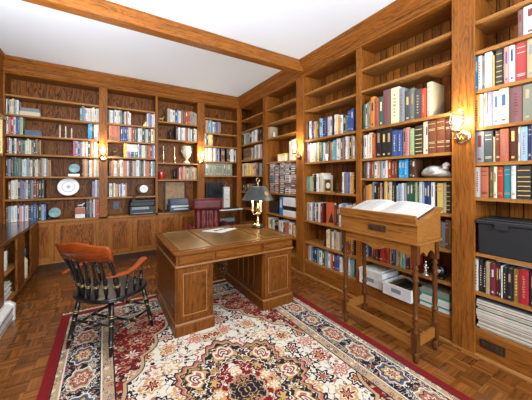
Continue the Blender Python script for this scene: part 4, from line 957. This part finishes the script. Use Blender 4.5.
for i, k in enumerate('PBkge'):
    x = .362 + i * .033; c, pg, lb = book_mesh(.031, .15, .108, None, i)
    m = MB(); [m.add(b_.v, b_.f, j) for j, b_ in enumerate((c, pg, lb))]; m.v = [(x + q[0], 5.33 + q[1], 1.841 + q[2]) for q in m.v]
    one(m, 'book', [BM[k], 'paper', BM['w']], 'short %s book under the lying white books, fourth shelf, second back bay' % BOOKN[k], 'book', 'short books under the lying white ones')
lying(.36, .53, 5.33, 5.50, 1.9495, .062, 'w', 'thick white book lying on short coloured books, lower of two, second back bay', G1)
lying(.36, .525, 5.33, 5.50, 2.012, .07, 'W', 'off-white book lying uppermost on the short coloured books, second back bay', G1)
r = empty('mantel_clock', (.62, 5.40, 1.136), 'round-faced clock in a dark wooden case, sixth shelf, second back bay', 'clock')
MB().box(.535, .70, 5.36, 5.44, 1.136, 1.16).build('base', 'walnut', r, bevel=.004)
c = MB().lathe((.61, 5.43, 1.262), (.61, 5.37, 1.262), [(0, .095), (.9, .095), (1, .088)], 28).build('case', 'walnut', r)
MB().lathe((.635, 5.3695, 1.265), (.635, 5.362, 1.265), [(0, .072), (1, .070)], 28).build('dial', 'white_ceramic', c)
MB().box(.632, .638, 5.3595, 5.3615, 1.265, 1.315).box(.637, .675, 5.3595, 5.3615, 1.262, 1.268).build('clock_hand', 'ink', c)
r = empty('outlet_plate', (.19, 5.586, .96), 'dark wall outlet plate low on the back board left of the black printer', 'outlet')
MB().box(.145, .235, 5.578, 5.587, .90, 1.03).build('plate', 'blue_grey', r, bevel=.003); MB().box(.165, .215, 5.5745, 5.5775, .915, .955).box(.165, .215, 5.5745, 5.5775, .975, 1.015).build('socket', 'iron_black', r)
# black multifunction printer
r = empty('office_printer', (.6, 5.35, .801), 'black office printer and fax on the counter, second back bay', 'printer')
MB().box(.385, .815, 5.20, 5.53, .801, .955).build('body', 'black_plastic', r, bevel=.012); MB().box(.395, .805, 5.21, 5.52, .9555, 1.035).build('scanner_lid', 'black_plastic', r, bevel=.012)
MB().prism([(5.205, 1.0355), (5.50, 1.0355), (5.50, 1.07), (5.215, 1.07)], lambda p, q, t: (t, p, q), .42, .80).build('document_feeder', 'black_plastic', r, bevel=.004)
MB().box(.42, .70, 5.185, 5.1995, .90, .945).build('control_panel', 'grey_plastic', r); MB().box(.43, .47, 5.181, 5.1845, .91, .93).build('display', 'blue_plastic', r)
MB().box(.44, .76, 5.15, 5.1995, .83, .842).build('paper_tray', 'grey_plastic', r)
figure('stone_figure', .46, 5.25, 1.071, .12, 'old_bronze', 'small dark figurine standing on the black office printer', R=.033)
figure('dark_statuette', 1.125, 5.40, 2.221, .235, 'iron_black', 'black statuette on third shelf, third back bay', R=.06, pose=.6)
figure('dark_statuette', 1.195, 5.40, 1.441, .25, 'iron_black', 'black statuette right of the red mug, fourth shelf, third back bay', R=.045, pose=-.5)
r = empty('goblet_vase', (1.44, 5.41, 1.766), 'cream two-handled goblet vase on third shelf, third back bay', 'vase')
MB().lathe((1.44, 5.41, 1.766), (1.44, 5.41, 2.12), [(0, .075), (.06, .072), (.14, .035), (.24, .018), (.30, .035), (.42, .075), (.60, .092), (.78, .090), (.92, .080), (.97, .092), (1, .09)], 24).build('bowl', 'cream_ceramic', r)
for s in (-1, 1): MB().tube([(1.44 + s * .075, 5.41, 2.10), (1.44 + s * .112, 5.41, 2.09), (1.44 + s * .105, 5.41, 2.02), (1.44 + s * .085, 5.41, 1.97)], .008, 8).build('handle', 'cream_ceramic', r)
def mug(x, y, z, R, h, mat, label, sy=0, sx=1):
    r = empty('mug', (x, y, z), label, 'mug')
    m = MB().lathe((x, y, z), (x, y, z + h), [(0, R * .86), (.08, R), (.95, R), (1, R * .97)], 20); m.lathe((x, y, z + h + .0003), (x, y, z + h + .0005), [(0, R * .88, 1), (1, R * .88, 1)], 20, 1)
    m.build('cup', [mat, 'ink'], r)
    MB().tube([(x + sx * R * .95, y + sy * R * .95, z + h * .8), (x + sx * R * 1.55, y + sy * R * 1.55, z + h * .72), (x + sx * R * 1.55, y + sy * R * 1.55, z + h * .35), (x + sx * R * .95, y + sy * R * .95, z + h * .22)], R * .13, 8).build('handle', mat, r)
mug(.945, 5.38, 1.441, .052, .15, 'red_ceramic', 'shiny red mug at the left end of fourth shelf, third back bay')
mug(2.643, 2.640, 1.701, .024, .095, 'white_ceramic', 'white mug standing between books, fourth shelf, third right bay', 0, -1)
# tan board, printer
r = empty('framed_board', (1.24, 5.54, .801), 'tan board in a thin dark frame leaning behind the small printer', 'board')
MB().box(1.055, 1.43, 5.545, 5.555, .83, 1.385).build('board', 'leather_cork', r)
MB().box(1.03, 1.055, 5.54, 5.56, .801, 1.41).box(1.43, 1.455, 5.54, 5.56, .801, 1.41).box(1.055, 1.43, 5.54, 5.56, 1.385, 1.41).box(1.055, 1.43, 5.54, 5.56, .801, .83).build('frame', 'walnut', r)
r = empty('small_printer', (1.26, 5.32, .801), 'blue-grey desktop printer with a white paper tray, third back bay', 'printer')
MB().box(1.07, 1.46, 5.22, 5.50, .801, .95).build('body', 'blue_grey', r, bevel=.02); MB().prism([(5.23, .951), (5.50, .951), (5.50, 1.055), (5.33, 1.055)], lambda p, q, t: (t, p, q), 1.09, 1.44).build('cover', 'blue_grey', r, bevel=.01)
MB().box(1.13, 1.40, 5.13, 5.2195, .86, .872).build('paper_tray', 'pale_plastic', r); MB().box(1.16, 1.38, 5.15, 5.2195, .8725, .876).build('paper', 'white_paper', r)
MB().box(1.10, 1.43, 5.212, 5.2195, .90, .935).build('front_panel', 'pale_plastic', r)
r = empty('telephone', (.925, 5.35, .801), 'small black telephone on the counter left of the blue-grey printer', 'telephone')
MB().prism([(5.29, .801), (5.42, .801), (5.42, .845), (5.29, .82)], lambda p, q, t: (t, p, q), .885, .965).build('base', 'black_plastic', r); MB().tube([(.90, 5.31, .86), (.90, 5.33, .87), (.90, 5.38, .875), (.90, 5.40, .868)], [.017, .012, .012, .017], 8).build('handset', 'black_plastic', r)
# computer nook
r = empty('computer_monitor', (2.03, 5.38, .801), 'black flat computer monitor in the corner nook behind the leather chair', 'monitor')
MB().box(1.845, 2.215, 5.36, 5.40, 1.045, 1.375).build('housing', 'black_plastic', r, bevel=.006); MB().box(1.865, 2.195, 5.3565, 5.3595, 1.065, 1.355).build('screen', 'screen_black', r)
MB().box(2.0, 2.06, 5.401, 5.43, .82, 1.2).build('neck', 'black_plastic', r); MB().box(1.93, 2.13, 5.33, 5.48, .801, .8195).build('foot', 'black_plastic', r)
r = empty('computer_tower', (2.30, 5.42, .801), 'white computer tower standing upright right of the black monitor', 'computer')
MB().box(2.235, 2.375, 5.34, 5.58, .801, 1.275).build('case', 'pale_plastic', r, bevel=.006); MB().box(2.25, 2.36, 5.335, 5.3395, 1.12, 1.16).box(2.25, 2.36, 5.335, 5.3395, 1.19, 1.23).build('drive_bay', 'white_plastic', r); MB().lathe((2.305, 5.3395, 1.0), (2.305, 5.334, 1.0), [(0, .012), (1, .012)], 12).build('button', 'grey_plastic', r)
r = empty('wire_ornament', (2.30, 5.44, 1.276), 'looping white wire ornament on top of the computer tower', 'ornament'); m = MB()
for q in range(5):
    a = q * 2.4; m.tube([(2.30, 5.44, 1.278), (2.30 + .03 * math.cos(a), 5.44 + .03 * math.sin(a), 1.35), (2.30 + .065 * math.cos(a + .7), 5.44 + .04 * math.sin(a + .7), 1.41), (2.30 + .045 * math.cos(a + 1.5), 5.44 + .03 * math.sin(a + 1.5), 1.46)], .003, 6)
m.lathe((2.30, 5.44, 1.2765), (2.30, 5.44, 1.283), [(0, .03), (1, .03)], 14); m.build('wire', 'silver', r)
r = empty('keyboard_tray', (2.25, 5.2, .801), 'white keyboard tray sticking out from the corner counter', 'tray')
MB().box(2.0, 2.505, 4.96, 5.32, .801, .825).build('board', 'white_plastic', r, bevel=.004)
r = empty('keyboard', (2.25, 5.08, .826), 'black keyboard lying on the white keyboard tray', 'keyboard')
MB().box(2.06, 2.44, 5.0, 5.14, .826, .842).build('base', 'black_plastic', r, bevel=.004); m = MB()
for i in range(14):
    for j in range(4): m.box(2.07 + i * .026, 2.092 + i * .026, 5.01 + j * .031, 5.035 + j * .031, .8423, .848)
m.build('keys', 'iron_black', r)['kind'] = 'stuff'
r = empty('paper_shredder', (2.33, 5.42, .143), 'black machine with a silver top in the corner knee space', 'machine')
MB().box(2.17, 2.48, 5.34, 5.55, .143, .50).build('bin', 'black_plastic', r, bevel=.01); MB().box(2.16, 2.49, 5.33, 5.56, .5005, .59).build('head', 'grey_plastic', r, bevel=.012); MB().box(2.21, 2.44, 5.43, 5.44, .5905, .5925).build('slot', 'ink', r)

# right wall
zz = 1.861
for i, (k, th) in enumerate((('m', .055), ('x', .05), ('L', .055), ('x', .045), ('m', .045))):
    y0 = 4.80 + random.uniform(0, .02)
    lying(2.63, 2.83, y0, 5.18, zz, th, k, '%s book lying flat, %s in the brown stack, right corner bay' % (dict(m='brown', x='dark brown', L='leather')[k], ('bottom', 'second from bottom', 'middle', 'second from top', 'topmost')[i]), 'brown books lying in a stack', 'x'); zz += th + .0005
r = empty('owl_figurine', (2.66, 4.0, 2.211), 'small white bird figurine beside a few books high in the second right bay', 'figurine')
MB().ball((2.66, 4.0, 2.2475), .026, .03, .036, 12, 8).ball((2.655, 4.0, 2.292), .02, .024, .022, 12, 8).build('body', 'white_ceramic', r); MB().lathe((2.636, 4.0, 2.29), (2.626, 4.0, 2.285), [(0, .006), (1, .001)], 8).build('beak', 'gilt', r)
r = empty('card_box', (2.72, 3.72, 1.761), 'cream lidded box above the disc cases, second right bay', 'box')
MB().box(2.63, 2.80, 3.61, 3.84, 1.761, 1.86).build('body', 'cream_ceramic', r, bevel=.003); MB().box(2.625, 2.805, 3.605, 3.845, 1.8605, 1.89).build('lid', BM['y'], r, bevel=.003)
cols = [(4.11, 3.96), (3.94, 3.80), (3.78, 3.64), (3.62, 3.48), (3.46, 3.31)]
for ci, (ya_, yb_) in enumerate(cols):
    z = 1.201; n = 0; R = random.Random(ci + 5); pool = ['wsskms', 'kcmmxs', 'tmwkes', 'wwskws', 'skdwks'][ci]
    while z < 1.70 + R.uniform(-.03, .02):
        th = R.choice((.030, .036, .045)); n += 1; k = R.choice(pool); j = R.uniform(-.006, .006); xx = 2.625 + R.uniform(0, .015)
        m = MB().box(xx, xx + .14, yb_ + .006 + j, ya_ - .006 + j, z, z + th - .001).box(xx - .0008, xx - .0002, yb_ + .02 + j, ya_ - .02 + j, z + th * .25, z + th * .7, 1)
        one(m, 'disc_case', [BM[k], BM['w' if k in 'dkmqe' else R.choice('rkndp')]], '%s disc case, %s from the bottom of the %s stack, second right bay' % (BOOKN[k], nth(n), ('far left', 'second', 'middle', 'fourth', 'far right')[ci]), 'case', 'stacked disc cases')
        z += th
r = empty('speaker_box', (2.75, 4.0, .821), 'black square loudspeaker on the shelf behind the desk lamp', 'loudspeaker')
MB().box(2.66, 2.88, 3.86, 4.16, .821, 1.05).build('cabinet', 'black_plastic', r, bevel=.006); MB().box(2.652, 2.6595, 3.875, 4.145, .835, 1.035).build('grille', 'iron_black', r); MB().lathe((2.6518, 3.92, .93), (2.648, 3.92, .93), [(0, .012), (1, .012)], 12).build('badge', 'silver', r)
r = empty('ring_binder', (2.75, 3.73, .821), 'bright blue ring binder standing left of the white letter boxes', 'binder')
MB().box(2.63, 2.88, 3.69, 3.78, .821, 1.14).build('cover', 'blue_plastic', r, bevel=.003); MB().box(2.6275, 2.6295, 3.71, 3.76, .95, 1.09).build('spine_label', 'white_paper', r); MB().lathe((2.6295, 3.735, .88), (2.626, 3.735, .88), [(0, .014), (1, .014)], 14).build('finger_ring', 'silver', r)
for i, (z0, z1, mt, nm) in enumerate(((.821, .925, 'white_plastic', 'lower white letter box beside the blue binder'), (.926, .995, 'black_plastic', 'black letter box between the two white ones by the binder'), (.996, 1.135, 'white_plastic', 'upper white letter box overflowing with papers by the binder'))):
    r = empty('letter_tray', (2.74, 3.46, z0), nm, 'box', 'letter boxes in a stack')
    MB().box(2.61, 2.88, 3.30, 3.65, z0, z1).build('tray', mt, r, bevel=.004); MB().box(2.604, 2.6095, 3.40, 3.55, z0 + .02, z1 - .03).build('label_holder', 'white_paper' if i != 1 else 'iron_black', r)
one(MB().prism([(2.62, .9965 + .139), (2.85, .9965 + .139), (2.85, 1.15), (2.62, 1.142)], lambda p, q, t: (p, t, q), 3.34, 3.62), 'papers', 'white_paper', 'loose papers on top of the upper letter box', 'papers')
r = empty('photo_frame', (2.64, 2.60, 1.266), 'small dark photo frame with a white oval picture, third right bay', 'picture frame')
MB().box(2.626, 2.636, 2.545, 2.66, 1.285, 1.435).build('picture', 'green_paper' if False else BM['x'], r); MB().lathe((2.6255, 2.602, 1.36), (2.6235, 2.602, 1.36), [(0, .04), (1, .04)], 20).build('oval_portrait', 'white_paper', r)
MB().box(2.618, 2.64, 2.53, 2.545, 1.266, 1.45).box(2.618, 2.64, 2.66, 2.675, 1.266, 1.45).box(2.618, 2.64, 2.545, 2.66, 1.435, 1.45).box(2.618, 2.64, 2.545, 2.66, 1.266, 1.285).build('frame', 'gilt', r)
figure('candle_holder', 2.66, 2.47, 1.266, .17, 'walnut', 'slender dark wooden figure right of the photo frame, third right bay', R=.03)
m = MB().box(2.65, 2.68, 2.505, 2.66, .826, 1.125).box(2.6525, 2.6775, 2.503, 2.504, .83, 1.12, 1).add([(2.6494, 2.52, .85), (2.6494, 2.62, .85), (2.6494, 2.56, 1.0)], [(0, 1, 2)], 2)
one(m, 'book', [BM['R'], 'paper', BM['k']], 'large red book with a black triangle facing out, sixth shelf, third right bay', 'book', 'books standing on the shelves')
for i, y in enumerate((2.4605, 2.419)):
    c, pg, lb = book_mesh(.042, .2, .27, None, i + 50); m = MB(); [m.add(b_.v, b_.f, j) for j, b_ in enumerate((c, pg, lb))]; m.v = [(2.64 + q[1], y + .042 - q[0], .826 + q[2]) for q in m.v]
    one(m, 'book', [BM['x'], 'paper', BM['t']], 'dark brown book %s the large red book, sixth shelf, third right bay' % ('right beside', 'one place right of'), 'book', 'books standing on the shelves') if False else one(m, 'book', [BM['x'], 'paper', BM['t']], ('dark brown book right beside the large red one, third right bay', 'dark brown book one place right of the large red one, third right bay')[i], 'book', 'books standing on the shelves')
figure('dark_statuette', 2.66, 2.69, .501, .19, 'iron_black', 'black statuette low on the seventh shelf, third right bay', R=.03)
# duck decoy
r = empty('duck_decoy', (2.69, 1.25, 1.461), 'white and grey duck decoy resting on fifth shelf behind the lectern', 'duck decoy')
m = MB(); N = 16; K = 14; v = []; f = []
for i in range(N + 1):
    t = i / N; y = 1.385 - .265 * t; w_ = .012 + .062 * math.sin(PI * min(1, t ** .8)) ** .7; h = .010 + .050 * math.sin(PI * min(1, t ** .85 * .97)) ** .75; zc = 1.461 + h * .92 + (.020 * (1 - t) ** 3)
    for k in range(K): a = 2 * PI * k / K; v.append((2.69 + w_ * math.cos(a), y, zc + h * math.sin(a) * (1 if math.sin(a) > 0 else .9)))
for i in range(N):
    for k in range(K): f.append((i * K + k, (i + 1) * K + k, (i + 1) * K + (k + 1) % K, i * K + (k + 1) % K))
f += [tuple(range(K)), tuple(reversed(range(N * K, N * K + K)))]
m.add(v, f, 0, True).build('body', 'feather_grey', r)
MB().ball((2.685, 1.165, 1.578), .028, .032, .026, 12, 8).tube([(2.685, 1.175, 1.54), (2.685, 1.168, 1.57)], [.03, .024], 10).build('head', 'white_ceramic', r)
MB().tube([(2.685, 1.19, 1.575), (2.68, 1.215, 1.568), (2.678, 1.235, 1.566)], [.014, .012, .006], 8, 0, .5).build('bill', 'duck_beak', r)
MB().ball((2.632, 1.26, 1.515), .012, .085, .026, 10, 6).build('wing', 'white_ceramic', r)
figure('dark_statuette', 2.83, 1.135, 1.461, .19, 'iron_black', 'black statuette standing behind the duck decoy', R=.035)
figure('silver_figurine', 2.64, 1.325, .526, .14, 'silver', 'small silver figurine seen behind the lectern leg, eighth shelf', R=.034)
r = empty('desk_globe', (2.66, 1.20, .526), 'small black sphere on a stand, eighth shelf behind the lectern', 'globe')
MB().lathe((2.66, 1.20, .526), (2.66, 1.20, .55), [(0, .035), (.6, .03), (1, .012)], 14).build('stand', 'iron_black', r); MB().ball((2.66, 1.20, .602), .053, .053, .053, 18, 12).build('sphere', 'black_lacquer', r); MB().lathe((2.6085, 1.195, .605), (2.6065, 1.195, .605), [(0, .018), (1, .016)], 14).build('lens', 'silver', r)
# white bins and papers on the lowest shelf behind the lectern
def bin_(x0, x1, y0, y1, z0, z1, label, lid):
    r = empty('storage_box', ((x0 + x1) / 2, (y0 + y1) / 2, z0), label, 'box'); t = .006
    m = MB().box(x0, x1, y0, y1, z0, z0 + t).box(x0, x0 + t, y0, y1, z0 + t, z1).box(x1 - t, x1, y0, y1, z0 + t, z1).box(x0 + t, x1 - t, y0, y0 + t, z0 + t, z1).box(x0 + t, x1 - t, y1 - t, y1, z0 + t, z1)
    m.box(x0 - .006, x0 - .0002, y0 - .004, y1 + .004, z1 - .022, z1 - .004); m.build('tub', 'white_plastic', r)
    MB().box(x0 - .008, x0 - .0065, (y0 + y1) / 2 - .05, (y0 + y1) / 2 + .05, z0 + .05, z0 + .09).build('handle', 'grey_plastic', r)
    if lid: MB().box(x0 - .01, x1, y0 - .006, y1 + .006, z1 + .0005, z1 + .018).box(x0 + .02, x1 - .03, y0 + .03, y1 - .03, z1 + .0182, z1 + .026).build('lid', 'white_plastic', r, bevel=.003)
bin_(2.56, 2.86, 1.735, 2.03, .241, .395, 'white lidded storage box on the lowest shelf behind the lectern', True)
bin_(2.52, 2.86, 1.40, 1.70, .241, .365, 'open white storage box holding dark things, lowest shelf behind the lectern', False)
m = MB()
for i in range(7): m.box(2.535 + .0 * i, 2.83, 1.415 + i * .038, 1.415 + i * .038 + .030, .2475, .335 + .01 * (i % 3), i % 2)
one(m, 'file_folders', ['iron_black', BM['x']], 'dark folders filed in the open white storage box', 'folders')['kind'] = 'stuff'
z = .241; n = 0
for i in range(8):
    R = random.Random(i); th = R.uniform(.014, .030); k = ['white_paper', 'green_paper', 'white_paper', BM['w'], 'white_paper', 'green_paper', BM['s'], BM['S']][i]; j = R.uniform(-.012, .012)
    one(MB().box(2.60 + abs(j), 2.84 + j, 1.105 + abs(j) * .5, 1.355 + j, z, z + th - .0006), 'magazine', k, '%s magazine, %s from the bottom of the pile behind the lectern legs' % (('white', 'green', 'white', 'white', 'white', 'green', 'grey', 'olive')[i], nth(i + 1)), 'magazine', 'magazines piled behind the lectern'); z += th
# black bin and magazines in the nearest bay
r = empty('plastic_file_box', (2.74, .62, .846), 'large black lidded plastic file box in the rightmost bay', 'box')
MB().prism([(2.60, .846), (2.88, .846), (2.895, 1.09), (2.585, 1.09)], lambda p, q, t: (p, t, q), .30, .895).build('tub', 'bin_plastic', r, bevel=.01)
MB().box(2.572, 2.897, .285, .905, 1.0905, 1.122).build('lid', 'bin_plastic', r, bevel=.008); MB().box(2.60, 2.87, .32, .87, 1.1225, 1.134).build('lid_rim', 'bin_plastic', r, bevel=.004)
MB().box(2.566, 2.5715, .42, .50, 1.06, 1.115).build('clasp', 'bin_plastic', r); MB().box(2.566, 2.5715, .70, .78, 1.06, 1.115).build('clasp', 'bin_plastic', r)
lying(2.64, 2.85, .56, .79, .7985, .017, 'w', 'white book lying flat on top of the dark books under the file box', G1, 'x')
z = .231; cm = ['s', 'S', 'm', 'N', 'x', 'S', 's', 'e', 'W', 'k', 's', 'N', 'w']
for i in range(13):
    R = random.Random(i + 40); th = R.uniform(.014, .030); j = R.uniform(-.02, .034)
    if z + th > .49: break
    one(MB().box(2.585 + abs(j), 2.83, .52 + abs(j), .905 - abs(j) * .6, z, z + th - .006).box(2.587 + abs(j), 2.828, .522 + abs(j), .903 - abs(j) * .6, z + th - .006, z + th - .0006, 1), 'magazine', ['paper', BM[cm[i]]], '%s magazine, %s from the bottom of the big pile in the rightmost bay' % (BOOKN[cm[i]], nth(i + 1)), 'magazine', 'magazines piled in the rightmost bay'); z += th
# cover drawing of the tall white book that ends its row
for o_ in sorted([q for q in bpy.data.objects if q.get('label', '').startswith('tall thick cream book') and 'third shelf, bay behind' in q['label']], key=lambda q: q.location.y)[:1]:
    bb = [v_.co for v_ in o_.data.vertices]; x0 = min(b.x for b in bb); x1 = max(b.x for b in bb); y0 = min(b.y for b in bb); h = max(b.z for b in bb); w_ = x1 - x0; m = MB()
    m.lathe((x0 + w_ * .55, y0 - .0006, h * .62), (x0 + w_ * .55, y0 - .0012, h * .62), [(0, w_ * .2), (1, w_ * .2)], 14).box(x0 + w_ * .26, x0 + w_ * .32, y0 - .001, y0 - .0004, h * .25, h * .8).box(x0 + w_ * .26, x0 + w_ * .8, y0 - .001, y0 - .0004, h * .2, h * .23)
    d_ = m.build('cover_drawing', BM['s']); d_.parent = o_
# left cabinet contents
mug(-.97, 3.92, .4455, .07, .22, 'white_ceramic', 'large white jug in the upper compartment of the left cabinet', -1, .0)
r = MB()
for i in range(7): r.box(-1.13 + .01 * (i % 3), -.90 + .012 * (i % 2), 3.75, 4.02, .1425 + i * .024, .160 + i * .024)
one(r, 'papers', 'white_paper', 'untidy pile of white papers in the lower left cabinet compartment', 'papers')['kind'] = 'stuff'
r = empty('bottle', (-.92, 4.60, .1425), 'tall white bottle with a blue cap in the left cabinet', 'bottle')
MB().lathe((-.92, 4.60, .1425), (-.92, 4.60, .44), [(0, .055), (.05, .06), (.8, .06), (.95, .035), (1, .03)], 18).build('body', 'cream_ceramic', r); MB().lathe((-.92, 4.60, .4405), (-.92, 4.60, .53), [(0, .045), (.9, .045), (1, .04)], 16).build('cap', 'blue_plastic', r)
for o in list(bpy.data.objects):
    if '_o' in o: del o['_o']
